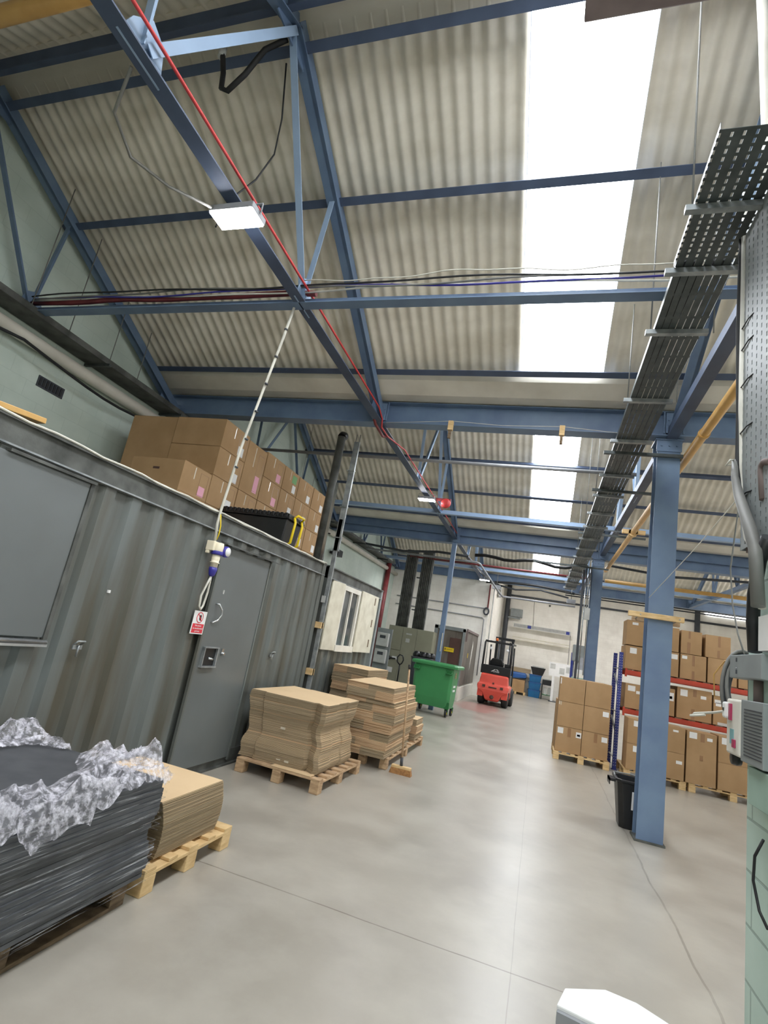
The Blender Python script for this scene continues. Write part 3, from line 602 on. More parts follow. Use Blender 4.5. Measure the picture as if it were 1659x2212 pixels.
mb = MB(); R0, R1 = .052, .044; n = 36
for i in range(n):
    a, b = 2*PI*i/n, 2*PI*(i+1)/n
    mb.add([(.004, R0*math.cos(a), .048+R0*math.sin(a)), (.004, R0*math.cos(b), .048+R0*math.sin(b)), (.004, R1*math.cos(b), .048+R1*math.sin(b)), (.004, R1*math.cos(a), .048+R1*math.sin(a)),
            (.0021, R0*math.cos(a), .048+R0*math.sin(a)), (.0021, R0*math.cos(b), .048+R0*math.sin(b))], [(0,1,2,3), (4,5,1,0)])
mb.bar((.0045,-.033,.081),(.0045,.033,.015),.002,.008, up=(0,1,1))
mb.build('prohibition_ring', M['reds'], t)
# raised hand
mb = MB(); mb.ext([(-.002,.02),(.02,.02),(.026,.042),(.02,.05),(-.004,.05)], 'x', .0022, .0036)
for yy, l in ((-.003,.02),(.004,.026),(.011,.025),(.018,.018)): mb.box(.0022, yy-.0025, .048, .0036, yy+.0025, .05+l)
mb.ext([(-.002,.03),(-.014,.044),(-.011,.048),(0,.04)], 'x', .0022, .0036)
mb.build('hand_symbol', M['black'], t)
MB().box(.002,-.088,-.1,.0032,.088,-.012).build('red_panel', M['reds'], t)
def text(body, size, loc, rot, m, parent, name='lettering', align='CENTER', ext=.0006):
    cu = bpy.data.curves.new(name, 'FONT'); cu.body = body; cu.size = size; cu.align_x = align; cu.align_y = 'CENTER'; cu.extrude = ext; cu.resolution_u = 3
    cu.materials.append(m); tmp = bpy.data.objects.new('tmp_text', cu); COL.objects.link(tmp); bpy.context.view_layer.update()
    me = bpy.data.meshes.new_from_object(tmp.evaluated_get(bpy.context.evaluated_depsgraph_get())); bpy.data.objects.remove(tmp); me.name = name
    ob = bpy.data.objects.new(name, me); COL.objects.link(ob); ob.parent = parent; ob.location = loc; ob.rotation_euler = rot
    return ob
for s_, z in (('No access', -.03), ('to unauthorised', -.056), ('persons', -.082)): text(s_, .024, (.0045, 0, z), (PI/2, 0, PI/2), M['paper'], t)
# ================================================================ cartons
def sticker(o, face, u0, v0, u1, v1, m, size, name='paper_label'):
    sx, sy, sz = size; mb = MB(); e = .0015
    if face == 'f': mb.box(-sx/2+u0*sx, -sy/2-e, v0*sz, -sx/2+u1*sx, -sy/2, v1*sz)
    else: mb.box(sx/2, -sy/2+u0*sy, v0*sz, sx/2+e, -sy/2+u1*sy, v1*sz)
    return mb.build(name, m, o)
def carton(x, y, z, sx, sy, sz, label, group, st=(), rz=0, flap='y', m='carton'):
    """closed corrugated carton: body with a bottom-centred origin, slight rounding, lid seam"""
    mb = MB().box(-sx/2, -sy/2, 0, sx/2, sy/2, sz-.006)
    if flap == 'y': mb.box(-sx/2+.002, -sy/2+.002, sz-.006, -.003, sy/2-.002, sz).box(.003, -sy/2+.002, sz-.006, sx/2-.002, sy/2-.002, sz)
    else: mb.box(-sx/2+.002, -sy/2+.002, sz-.006, sx/2-.002, -.003, sz).box(-sx/2+.002, .003, sz-.006, sx/2-.002, sy/2-.002, sz)
    o = mb.build('cardboard_box', M[m], loc=(x,y,z), rz=rz, bevel=.005, label=label, cat='box', group=group)
    for s in st: sticker(o, s[0], s[1], s[2], s[3], s[4], M[s[5]], (sx,sy,sz), s[6] if len(s) > 6 else 'paper_label')
    return o
G1 = 'large cartons stacked on the container roof'
ZR0 = 2.57; H = .41; X1 = -4.45; W1 = .82
def outline(y0, y1, z0, z1):   # printed rectangle on the right face, as fractions
    return [('r', y0, z0, y0+.012, z1, 'tape', 'printed_line'), ('r', y1-.012, z0, y1, z1, 'tape', 'printed_line'), ('r', y0, z1-.012, y1, z1, 'tape', 'printed_line'), ('r', y0, z0, y1, z0+.012, 'tape', 'printed_line')]
def lab(c, z0=.08): return outline(.62, .92, .1, .86) + [('r', .64, z0, .86, z0+.34, c), ('r', .4, .55, .43, .95, 'tapew', 'tape_strip')]
cols = [(5.80, 6.44), (6.46, 7.00), (7.02, 7.64), (7.66, 8.22), (8.24, 8.86), (8.88, 9.50)]
colname = ['first', 'second', 'third', 'fourth', 'fifth', 'sixth and farthest']
rown = ['bottom', 'second', 'third', 'top']
# front low cartons
carton(X1-W1/2+.0, 5.50, ZR0, W1, .58, H, 'carton on the container roof, bottom of the front low pair', G1, lab('paper'))
o = carton(X1-W1/2+.0, 5.50, ZR0+H, W1, .58, H-.02, 'nearest carton on the container roof, pink label and hand hole', G1, lab('pink'))
MB().box(-.05,-.2915,.24,.05,-.2895,.27).build('hand_hole', M['brown'], o)
lc = {0: ['paper','paper','paper','paper'], 1: ['paper','pink','pink','pink'], 2: ['paper','pink','pink','pink'], 3: ['paper','greenp','paper','paper'], 4: ['paper','paper','paper','paper'], 5: ['paper','paper','paper','paper']}
for i, (a, b) in enumerate(cols):
    for r in range(4):
        if i == 1 and r == 3: continue
        hh = H-.004
        zt = ZR0+r*H
        if i == 1 and r == 2: hh = H*1.9
        lb = 'carton on the container roof, %s row of the %s column from the camera' % (rown[r], colname[i])
        if i == 1 and r == 2: lb = 'tall carton topping the second column on the container roof'
        st = lab(lc[i][r])
        if i == 3 and r == 3: st.append(('r', .55, .5, .85, .85, 'greenp'))
        carton(X1-W1/2, (a+b)/2, zt, W1, b-a, hh, lb, G1, st, rz=random.uniform(-.008,.008))
for i, (a, b) in enumerate([(5.82, 7.3), (7.34, 8.8)]):
    for r in range(2):
        carton(X1-W1-.02-.4, (a+b)/2, ZR0+r*2*H, .80, b-a, 2*H-.004, 'big plain carton beside the mint wall, %s of the %s back stack' % (['bottom','top'][r], ['near','far'][i]), G1)
# black storage trunk with yellow handles
t = thing('storage_trunk', 'black lidded storage trunk with yellow carry handles on the container roof', 'trunk', (-3.87, 6.33, 2.57))
mb = MB(); w0, w1, d0, d1 = .48, .52, .2, .22
mb.loft([[(-a,-b,z),(a,-b,z),(a,b,z),(-a,b,z)] for a, b, z in ((w0,d0,0),(w1,d1,.38))])
mb.build('tub', M['black'], t, bevel=.015)
mb = MB().box(-.55,-.24,.38,.55,.24,.42)
for i in range(16): mb.box(-.53+i*.067,-.25,.40,-.49+i*.067,.25,.46)
mb.box(-.54,-.235,.42,.54,.235,.452)
mb.build('lid', M['black'], t, bevel=.006)
for yy in (-.11, .11):
    MB().tube([(.5,yy,.04),(.57,yy,.08),(.585,yy,.36),(.56,yy,.42)], .018, 8).build('handle_strut', M['yellow'], t)
MB().tube([(.56,-.11,.42),(.6,-.1,.46),(.6,.1,.46),(.56,.11,.42)], .016, 8).build('handle_grip', M['yellow'], t)
# plank on roof near the camera, cable pole, flue
MB().prof([(-.09,-.02),(.09,-.02),(.09,.02),(-.09,.02)], (-3.72,1.2,2.62), (-3.58,2.62,2.72)).build('timber_plank', M['ochre'], label='orange-brown timber plank lying on the container roof at far left', cat='plank', bevel=.004)
t = thing('steel_pole', 'tall bundle of grey steel channels standing at the joint of the two containers', 'pole', (-3.12,7.37,0))
MB().prof([(-.03,-.02),(.03,-.02),(.03,.02),(-.03,.02)], (0,0,0),(0,0,3.3)).build('lower_channel', M['galv'], t)
MB().prof([(-.045,-.02),(.045,-.02),(.045,.0),(.02,.0),(.02,.02),(-.045,.02)], (0.01,0,2.8),(.01,0,4.6)).build('upper_channel', M['galv'], t)
for dx in (-.05,.05): MB().cyl((dx,.02,3.0),(dx*.6,.02,4.74),.008,6).build('conduit', M['chrome'], t)
for z in (3.0,3.5,4.1): MB().box(-.06,-.035,z,.06,.035,z+.015).build('strap', M['galv'], t)
for z in (1.62, .95): MB().box(-.07,-.05,z,.03,.04,z+.09).build('timber_packer' if z < 2 else 'packer', M['wood'], t)
MB().box(-.06,-.03,2.0,.0,.03,2.1).build('cable_clip', M['lgrey'], t)
t = thing('flue_pipe', 'dark round pipe standing behind the farthest cartons up to the roof', 'pipe', (-3.62,7.85,2.57))
MB().cyl((0,0,0),(0,0,2.3),.07,14).build('pipe', M['dirt'], t)
MB().tube([(0,0,2.3),(0,.03,2.34),(0,.1,2.36)],.075,14).build('elbow', M['black'], t)
MB().prof([(-.025,-.01),(.025,-.01),(.012,.01),(-.02,.01)], (.1,-.06,.0),(.12,-.06,1.45)).build('foil_strip', M['chrome'], t)
# ================================================================ pallets
def pallet(x, y, w, d, label, m='woodo', rz=0, boards=7, axis='x', ztop=.144, base=False):
    """deck boards run along axis; three bearer rows of blocks across"""
    t = thing('wooden_pallet', label, 'pallet', (x,y,0), rz, 'wooden pallets standing on the floor')
    if axis == 'y':
        W, D = d, w
    else: W, D = w, d
    def P(mb, x0, y0, z0, x1, y1, z1):
        if axis == 'x': mb.box(x0,y0,z0,x1,y1,z1)
        else: mb.box(y0,x0,z0,y1,x1,z1)
    for i in range(boards):
        bw = .1 if i in (0, boards//2, boards-1) else .085
        yc = -D/2+.05+i*(D-.1)/(boards-1)
        mb = MB(); P(mb, -W/2, yc-bw/2, .122, W/2, yc+bw/2, ztop-random.uniform(0,.003)); mb.build('deck_board', M[m], t, bevel=.003)
    for xx in (-W/2+.05, 0, W/2-.05):
        mb = MB(); P(mb, xx-.05, -D/2, .1, xx+.05, D/2, .122); mb.build('stringer_board', M[m], t, bevel=.003)
        if base: mb = MB(); P(mb, xx-.05, -D/2, 0, xx+.05, D/2, .022); mb.build('base_board', M[m], t, bevel=.003)
        for yy in (-D/2+.055, 0, D/2-.055):
            mb = MB(); P(mb, xx-.05, yy-.055, .022 if base else 0, xx+.05, yy+.055, .1); mb.build('block', M[m], t, bevel=.004)
    return t
pallet(-2.60, 2.10, 1.12, 1.5, 'dark pallet under the film-wrapped black boards in the foreground', 'woodd', base=True)
pallet(-2.56, 3.4, 1.1, .92, 'pale clean pallet under the low cardboard sheets, boards sticking out', 'wood', boards=5)
pallet(-2.48, 6.12, 1.0, 1.24, 'worn pallet under the wavy grey-brown cardboard stack', 'woodo', rz=-.03)
pallet(-2.10, 8.35, .70, 2.3, 'pallet under the tall flat-packed boxes, broom leaning at its corner', 'woodo', boards=9)
pallet(-2.80, 8.72, .62, 1.25, 'pallet against the container under the rear flat-packed stack', 'woodo')
# ================================================================ black boards wrapped in film (foreground left)
ZT = .65
t = thing('wrapped_board_stack', 'foreground stack of black boards with crumpled clear film heaped on top', 'stack of boards', (-2.56,2.12,.145))
mb = MB(); n = 22
for i in range(n):
    z0 = i*(ZT-.145)/n; e = random.uniform(-.004,.004)
    mb.box(-.57+e, -.76+e, z0, .575+e+.012*math.sin(i*.5), .745+e+.012*math.sin(i*.4), z0+(ZT-.145)/n-.0015)
mb.build('black_boards', M['blackboard'], t)
MB().box(-.28,.02,ZT-.145,.2,.03,ZT-.143).build('slot', M['black'], t)
# wrap: thin film around the sides, gently rippled
mb = MB(); N_ = 120; rows = 26; vs = []
per = [(-.585,-.775),(.598,-.775),(.598,.768),(-.585,.768)]
def along(s):
    segs = [(per[i], per[(i+1)%4]) for i in range(4)]; ls = [math.dist(a,b) for a,b in segs]; s *= sum(ls)
    for (a,b), l in zip(segs, ls):
        if s <= l: return (a[0]+(b[0]-a[0])*s/l, a[1]+(b[1]-a[1])*s/l, (b[1]-a[1])/l, -(b[0]-a[0])/l)
        s -= l
    return (*per[0], 0, -1)
for r in range(rows+1):
    for k in range(N_):
        x, y, nx, ny = along(k/N_*.99999)
        h = .004*noise.noise(Vector((x*3, y*3, r*.9)))+.0015*math.sin(r*2.2+k*.05)
        vs.append((x+nx*h, y+ny*h, -.02+r*(ZT-.12)/rows))
mb.add(vs, [(r*N_+k, r*N_+(k+1)%N_, (r+1)*N_+(k+1)%N_, (r+1)*N_+k) for r in range(rows) for k in range(N_)], True)
mb.build('stretch_film', M['film'], t)
# crumpled film heap: a ring of ridged folds round the top edge leaving a dark window
def heap(name, cx, cy, rx, ry, inner, hgt, seed, nx=150, ny=150, lop=None):
    mb = MB(); vs = []; idx = {}
    for i in range(nx+1):
        for j in range(ny+1):
            u = -1+2*i/nx; v = -1+2*j/ny
            x = cx+rx*u; y = cy+ry*v
            wx = .25*noise.noise(Vector((x*2.5, y*2.5, seed+7))); p = Vector(((x+wx)*7+seed, (y+wx)*3.2, seed)); q = Vector(((x+wx)*20, (y-wx)*10+seed, 1.7)); q2 = Vector((x*38, y*38, 5.5))
            f = 1-abs(noise.noise(p)*2.2); g = 1-abs(noise.noise(q)*2)+.35*abs(noise.noise(q2))
            e = max(abs(u), abs(v))
            xx = x + .03*noise.noise(Vector((y*4, x*4, seed+4))); yy = y + .03*noise.noise(Vector((x*4, y*4, seed+9)))
            di = abs((x-inner[0])/inner[2])**1.3 + abs((y-inner[1])/inner[3])**1.3 + .3*noise.noise(Vector((x*4, y*4, seed+2)))
            if di < 1: continue
            hh = hgt*min(1, (di-1)*1.8+.1)*(.22+.55*f+.3*g)
            if lop: hh *= lop(x, y)
            drop = max(0, e-.93)*(1.6 if y > .2 else 3.6)
            idx[(i,j)] = len(vs); vs.append((xx, yy, ZT-.145+.006+max(0,hh)-drop*.6))
    fs = [(idx[(i,j)], idx[(i+1,j)], idx[(i+1,j+1)], idx[(i,j+1)]) for i in range(nx) for j in range(ny) if all(k in idx for k in ((i,j),(i+1,j),(i+1,j+1),(i,j+1)))]
    mb.add(vs, fs, True); return mb.build(name, M['crump'], t)
heap('crumpled_film', .015, 0, .60, .79, (-.08, .12, .42, .60), .14, 3.1, nx=190, ny=210, lop=lambda x, y: .8+1.1*math.exp(-((x+.5)**2+(y-.1)**2)/.04)+.7*math.exp(-((x+.45)**2+(y+.5)**2)/.08)+.7*math.exp(-((x-.5)**2+(y-.7)**2)/.008)+.3*max(0,-y))
# ================================================================ low cardboard sheets behind it
def sheet_stack(name, label, loc, outline, h, n, disp, mats, mfun=None, jitter=.004, rz=0, cat='cardboard stack'):
    t = thing(name, label, cat, loc, rz)
    mb = MB()
    for i in range(n):
        z0 = h*i/n; z1 = h*(i+1)/n-.0008; dx, dy = disp((i+.5)/n); jx, jy = random.uniform(-jitter,jitter), random.uniform(-jitter,jitter)
        mb.mi = mfun(i) if mfun else 0
        poly = outline(i/n) if callable(outline) else outline
        k = len(poly); o = len(mb.v)
        vs = [(a+dx+jx, b+dy+jy, z0) for a, b in poly]+[(a+dx+jx, b+dy+jy, z1) for a, b in poly]
        mb.add(vs, [(q,(q+1)%k,k+(q+1)%k,k+q) for q in range(k)])
        mi = mb.mi; mb.mi = len(mats)-1; mb.f.append(tuple(o+k+q for q in range(k))); mb.m.append(mb.mi); mb.sm.append(False)
        mb.f.append(tuple(o+q for q in reversed(range(k)))); mb.m.append(mb.mi); mb.sm.append(False); mb.mi = mi
    mb.build('cardboard_sheets', mats, t)
    return t
sheet_stack('cardboard_stack', 'low stack of pale cardboard sheets on the pallet behind the wrapped boards', (-2.45,3.28,.146), [(-.33,-.34),(.38,-.34),(.38,.3),(-.33,.3)], .36, 84, lambda z: (-.0+.06*math.sin(z*1.6)-.0, .13*math.cos(z*1.6)), [M['cartone'], M['cartont']], jitter=.002)
# pallet A: die-cut blanks, waisted
outA = [(-.47,-.52),(-.30,-.50),(-.28,-.53),(.30,-.5),(.33,-.46),(.42,-.52),(.47,-.5),(.47,-.2),(.455,-.18),(.455,.1),(.47,.12),(.46,.46),(.3,.5),(.26,.46),(-.2,.5),(-.24,.46),(-.46,.48)]
def dA(z): return (.02*math.sin(z*7)+.012*math.sin(z*19), -.02*math.sin(z*6+1)+.008*math.sin(z*23))
def oA(z):
    s = 1-.035*math.sin(z*PI)**2+.02*math.sin(z*9)
    return [(a*s, b*s) for a, b in outA]
t = sheet_stack('cardboard_stack', 'wavy waist-high stack of grey-brown die-cut cardboard blanks on the worn pallet', (-2.56,6.13,.146), oA, .70, 90, dA, [M['cartone'], M['cartone'], M['cartonf'], M['cartont']], mfun=lambda i: 2 if i in (32, 33, 62, 78) else 0, jitter=.0035, rz=-.03)
mb = MB()
for z, x in ((.36,-.02),(.05,-.0),(.045,.1)): mb.box(x,-.535,z,x+.05,-.52,z+.02)
mb.build('torn_flap', M['tapew'], t)
MB().box(.0,-.62,.0,.47,-.5,.008).build('loose_sheet', M['cartont'], t)
# pallet B: flat-packed boxes in offset bundles
def bundles(name, label, loc, w, d, bs, rz=0):
    t = thing(name, label, 'cardboard stack', loc, rz); z = 0
    for i, (h, dx, dy, sp, flip) in enumerate(bs):
        mb = MB(); n = max(4, int(h/.011))
        for k in range(n):
            z0 = z+h*k/n; z1 = z+h*(k+1)/n-.0012; j = random.uniform(-.005,.005); jy = random.uniform(-.008,.008)
            xs = [-w/2+dx+j, -w/2+dx+w*sp+j, w/2+dx+j]
            for q in (0, 1):
                mb.mi = q if not flip else 1-q
                e = .006 if mb.mi == 0 else 0
                o_ = len(mb.v); a, b = xs[q], xs[q+1]; ya, yb = -d/2+dy+jy+e, d/2+dy+jy
                mb.add([(a,ya,z0),(b,ya,z0),(b,yb,z0),(a,yb,z0),(a,ya,z1),(b,ya,z1),(b,yb,z1),(a,yb,z1)], [(0,3,2,1),(0,1,5,4),(1,2,6,5),(2,3,7,6),(3,0,4,7)])
                mb.f.append(tuple(o_+c for c in (4,5,6,7))); mb.m.append(2); mb.sm.append(False)
        mb.build('bundle', [M['cartone'], M['cartonf'], M['cartont']], t); z += h
    return t
bundles('flat_packed_boxes', 'tall stack of flat-packed cardboard boxes beside the broom', (-2.09,7.72,.146), .66, 1.3,
        [(.10,-.01,-.02,.5,True),(.09,.0,.0,.35,False),(.11,.01,.02,.6,True),(.12,.03,.0,.42,False),(.12,.05,.01,.55,True),(.1,.05,.02,.5,False),(.06,.02,0,.4,True),(.11,-.0,-.02,.62,False),(.07,-.01,-.01,.45,True)])
bundles('flat_packed_boxes', 'stack of flat-packed boxes behind, hard against the container', (-2.79,8.7,.146), .6, 1.0,
        [(.2,0,0,.5,True),(.14,.0,.01,.55,False),(.12,-.02,0,.4,True),(.14,0,.02,.52,False),(.12,.01,0,.45,True),(.14,-.01,.01,.56,False),(.11,.0,0,.4,True)], rz=-.05)
bundles('flat_packed_boxes', 'low remnant of flat-packed boxes at the far end of the long pallet', (-2.05,9.1,.146), .56, .5, [(.1,0,0,.5,True),(.12,.02,.0,.4,False),(.1,0,.01,.6,True)])
# broom
t = thing('broom', 'long-handled broom standing upright at the corner of the flat-packed boxes', 'broom', (-1.55,7.2,0))
MB().cyl((0,.0,.08),(-.10,.02,1.30),.0135,10).build('handle', M['woodo'], t)
MB().cyl((-.10,.02,1.30),(-.105,.02,1.36),.017,10).build('handle_tip', M['black'], t)
MB().cyl((-.002,0,.1),(-.012,.0,.2),.02,10).build('socket', M['dgrey'], t)
MB().box(-.13,-.035,.065,.13,.035,.1).build('brush_block', M['wood'], t, bevel=.008)
MB().loft([[(-.13,-.035,.068),(.13,-.035,.068),(.13,.035,.068),(-.13,.035,.068)],[(-.145,-.05,.0),(.145,-.05,.0),(.145,.05,.0),(-.145,.05,.0)]]).build('bristles', M['brush'], t)
# ================================================================ pallet of six cartons (right)
G2 = 'cartons on the pallet beside the racking'
pallet(.93, 11.95, 1.0, 1.2, 'clean pallet under the six-carton block beside the racking', 'wood', axis='y')
for r in range(3):
    for c in range(2):
        st = []
        if (r, c) == (0, 0): st = [('f', .06, .72, .28, .95, 'paper'), ('f', .78, .66, .98, .88, 'paper'), ('f', .82, .72, .94, .8, 'black', 'printed_mark')]
        if (r, c) == (0, 1): st = [('f', .74, .70, .96, .9, 'paper')]
        if (r, c) == (1, 1): st = [('f', .72, .70, .95, .9, 'paper')]
        if (r, c) == (2, 0): st = [('f', .01, .7, .05, .95, 'paper')]
        if (r, c) == (1, 0): st = [('f', .02, .86, .06, 1, 'tapew', 'tape_strip'), ('f', .09, .84, .12, 1, 'tapew', 'tape_strip')]
        if r == 0: st.append(('f', .45, .62, .58, .98, 'tape', 'tape_strip'))
        carton(.685+c*.475, 11.66, .146+r*.46, .466, .5, .455, 'front %s carton, %s row, on the pallet beside the racking' % (['left','right'][c], ['bottom','middle','top'][r]), G2, st)
        if r < 2 or c: carton(.665+c*.475, 12.22, .146+r*.46, .466, .5, .455, 'rear %s carton, %s row, behind the front block beside the racking' % (['left','right'][c], ['bottom','middle','top'][r]), G2)
# ================================================================ racking
t = thing('pallet_racking', 'blue and orange-red pallet racking loaded with cartons on the right', 'racking', (1.6,11.7,0))
def post(x, y):
    mb = MB(); w = .035
    mb.box(x-w, y-.03, 0, x+w, y-.027, 2.19).box(x-w, y-.03, 0, x-w+.003, y+.03, 2.19).box(x+w-.003, y-.03, 0, x+w, y+.03, 2.19); mb.box(x-.05,y-.05,0,x+.05,y+.05,.008)
    o = mb.build('upright', M['rackblue'], t)
    mb = MB()
    for i in range(42):
        for s in (-1, 1): mb.cyl((x+s*.018, y-.0312, .08+i*.05), (x+s*.018, y-.0302, .08+i*.05), .007, 8)
    mb.build('slot_holes', M['lgrey'], o)
for x in (-.045, 2.75): post(x, 0); post(x, .85)
for x in (-.045, 2.75):
    mb = MB()
    for i in range(5): mb.bar((x, .03, .2+i*.42), (x, .82, .2+i*.42+(.3 if i % 2 else 0)), .03, .015)
    mb.build('frame_brace', M['galv'], t)
for z in (1.14, 1.87):
    for y in (-.02, .87):
        MB().box(.035, y-.025, z-.09, 2.715, y+.025, z).box(.035,y-.032,z-.075,2.715,y-.025,z-.015).build('shelf_beam', M['rackred'], t)
        for x in (.035, 2.68): MB().box(x, y-.04, z-.13, x+.035, y+.0, z+.03).build('beam_connector', M['rackred'], t)
    mb = MB()
    for i in range(12): mb.box(.05+i*.225, 0, z-.0, .05+i*.225+.12, .84, z+.018)
    mb.build('shelf_boards', M['woodd'], t)
G3 = 'cartons on the racking'
tp = lambda a, lo=.55: ('f', a, lo, a+.1, .98, 'tape', 'tape_strip')
tb = lambda a: ('f', a, .02, a+.1, .35, 'tape', 'tape_strip')
def row(items, y, z, d, where):
    for x0, x1, h, name, st in items:
        carton((x0+x1)/2, y+d/2, z, x1-x0-.008, d, h, 'carton %s, %s' % (name, where), G3, st)
P_ = lambda a, b, c, d: ('f', a, b, c, d, 'paper')
z1 = 1.162; z2 = 1.892
row([(1.66, 2.14, .46, 'at the left end with two white labels', [P_(.1,.7,.38,.92), P_(.42,.62,.62,.74), tp(.72,.1)]), (2.16, 2.54, .50, 'with a dark printed mark behind the column', [P_(.5,.55,.95,.85), ('f',.6,.62,.88,.72,'black','printed_mark')]), (2.57, 3.16, .565, 'wide with label and tape', [P_(.09,.72,.3,.93), P_(.68,.72,.84,.82), tp(.46,.75), tb(.42)]), (3.18, 3.55, .52, 'with torn film at its foot', [P_(.05,.74,.5,.86), P_(.1,.64,.35,.76), ('f',.2,.0,.95,.1,'lgrey','torn_film')]), (3.58, 4.15, .5, 'partly behind the mint pillar', [])], 11.7, z1, .6, 'middle shelf of the racking')
row([(1.62, 2.14, .455, 'left end with white label', [P_(.16,.68,.4,.92), tp(.62,.4)]), (2.16, 2.58, .46, 'behind the column with white label', [P_(.5,.72,.95,.92)]), (2.60, 3.05, .462, 'centre with tape above and below', [P_(.06,.8,.26,.93), tp(.46), tb(.46)]), (3.07, 3.56, .47, 'right with white label at its top', [P_(.78,.76,.98,.96)]), (3.58, 4.2, .46, 'far right beside the cable coil', [])], 11.7, z2, .6, 'top shelf lower row')
row([(1.62, 2.12, .49, 'tall above the left end, with small label', [P_(.2,.82,.42,.92), tp(.7,.3)]), (2.15, 2.57, .455, 'half hidden by the column', []), (2.60, 2.965, .44, 'centre with dark tape', [tp(.35,.66), ('f',.3,.02,.46,.5,'tape','tape_strip')]), (3.02, 3.45, .425, 'at the right end with dark tape', [tp(.5,.5), tb(.48)])], 11.7, z2+.472, .5, 'topmost row of the racking')
row([(1.66, 2.14, .44, 'at the far left, lower', [P_(.22,.7,.5,.93)]), (2.16, 2.60, .44, 'behind the column, lower', [P_(.7,.6,.92,.72), tp(.1,.02)]), (2.62, 3.09, .86, 'tall with tape mid-face', [P_(.08,.86,.34,.98), P_(.68,.86,.86,.92), ('f',.46,.82,.6,.98,'tape','tape_strip'), ('f',.45,.46,.56,.56,'tape','tape_strip')]), (3.11, 3.60, .44, 'right, lower', []), (3.62, 4.12, .44, 'far right, lower', [])], 11.10, .146, .5, 'floor level under the racking')
row([(1.66, 2.14, .43, 'at the far left, upper', [P_(.2,.7,.46,.93)]), (2.16, 2.60, .43, 'behind the column, upper', [P_(.55,.8,.75,.88), tp(.2,.2), tb(.2)]), (3.11, 3.60, .43, 'right, upper, with white label', [P_(.1,.7,.38,.95), tb(.46)]), (3.62, 4.12, .43, 'far right, upper', [])], 11.10, .146+.442, .5, 'floor level under the racking')
pallet(2.14, 11.62, 1.0, 1.0, 'pallet on the floor under the left racking cartons', 'wood', axis='y')
pallet(3.36, 11.62, 1.36, 1.0, 'pallet on the floor under the right racking cartons', 'wood', axis='y')
# ================================================================ waste bin behind the column
t = thing('waste_bin', 'black plastic bin with a white label tucked behind the near blue column', 'bin', (1.23,7.55,0))
def rr(a, b, z, c=.05):
    return [(-a+c,-b,z),(a-c,-b,z),(a,-b+c,z),(a,b-c,z),(a-c,b,z),(-a+c,b,z),(-a,b-c,z),(-a,-b+c,z)]
MB().loft([rr(.15,.16,0), rr(.20,.21,.50), rr(.22,.23,.50), rr(.22,.23,.53), rr(.19,.20,.53), rr(.18,.19,.30)]).build('tub', M['black'], t, bevel=.008)
MB().box(-.28,-.1,.47,-.21,.1,.50).box(-.28,-.1,.43,-.27,.1,.5).build('handle', M['black'], t)
MB().tube([(-.21,.0,.53),(-.2,.18,.54),(0,.215,.545),(.18,.18,.54)], .008, 6).build('bag_rim', M['galv'], t)
MB().add([(-.04,-.209,.42),(.06,-.209,.42),(.06,-.187,.22),(-.04,-.187,.22)], [(0,1,2,3)]).build('paper_label', M['paper'], t)
# timber clamp on the column
t = thing('timber_clamp', 'timber boards clamped round the near blue column above head height', 'timber', (1.30,7.13,2.42))
MB().box(-.33,-.20,0,.27,-.14,.062).build('front_board', M['wood'], t, bevel=.004)
MB().box(-.24,.14,-.02,.30,.20,.045).build('rear_board', M['woodo'], t, bevel=.004)
MB().cyl((-.2,-.21,.03),(-.2,.21,.01),.008,8).cyl((.22,-.21,.03),(.22,.21,.01),.008,8).build('threaded_rod', M['galv'], t)
# ================================================================ pillar fittings (right edge of the view)
t = thing('perforated_trunking', 'galvanised perforated cable tray rising from the mint pillar', 'cable tray', (1.0,3.06,2.46))
mb = MB(); w = .07
for i in range(6): mb.box(0,-.21+i*w+.006,0,.004,-.21+(i+1)*w-.006,2.2)
for i in range(7):
    for j in range(44): mb.box(0,-.21+i*w-.006,j*.05,.004,-.21+i*w+.006,j*.05+.022)
mb.box(0,.208,0,.05,.211,2.2).box(0,-.213,0,.05,-.21,2.2)
mb.build('tray', M['grey'], t)
MB().box(.03,-.2,-.01,.04,.2,2.2).build('backing', M['dgrey'], t)
for z in (.3,.7,1.0,1.25,1.4): MB().tube([(-.01,.23,z),(-.006,.12,z+.01),(0,.05,z)], .004, 6).build('cable_tie', M['blackm'], t)
MB().tube([(1.0,3.285,4.9),(1.0,3.285,2.95),(1.0,3.24,2.7),(.985,3.12,2.5),(.98,2.98,2.38),(.98,2.9,2.1)], .018, 8).build('pale_cable', M['pwhite'], label='pale cable clipped to the left edge of the perforated trunking', cat='cable')
MB().tube([(.985,3.3,4.6),(.98,3.31,3.9),(.985,3.295,3.3),(.98,3.28,2.95),(.98,3.2,2.7),(.97,3.06,2.5),(.96,2.92,2.3)], .012, 8).build('black_cable', M['blackm'], label='thin black cable beside the pale one on the trunking edge', cat='cable')
pts = [(.97,3.29,3.0),(.965,3.26,2.88),(.96,3.17,2.74),(.955,3.07,2.62),(.95,2.97,2.5),(.95,2.90,2.38),(.95,2.86,2.1)]
MB().tube(pts, [.015,.02,.026,.028,.03,.03,.03], 12).build('shrouded_cable', M['wire'], label='thick plastic-shrouded grey cable curving down the pillar', cat='cable')
MB().tube([(.965,3.285,3.0),(.94,3.26,2.99),(.93,3.3,2.97),(.96,3.31,2.98)], .006, 6).build('tying_wire', M['pwhite'], label='twisted white wire tying the cables at the pillar top', cat='wire')
MB().tube([(.99,2.86,2.44),(.985,2.95,2.34),(.985,3.02,2.18),(.985,3.03,2.05),(.985,3.0,1.90)], .03, 12).build('black_hose', M['black'], label='thick black flexible hose entering the grey box on the pillar', cat='hose')
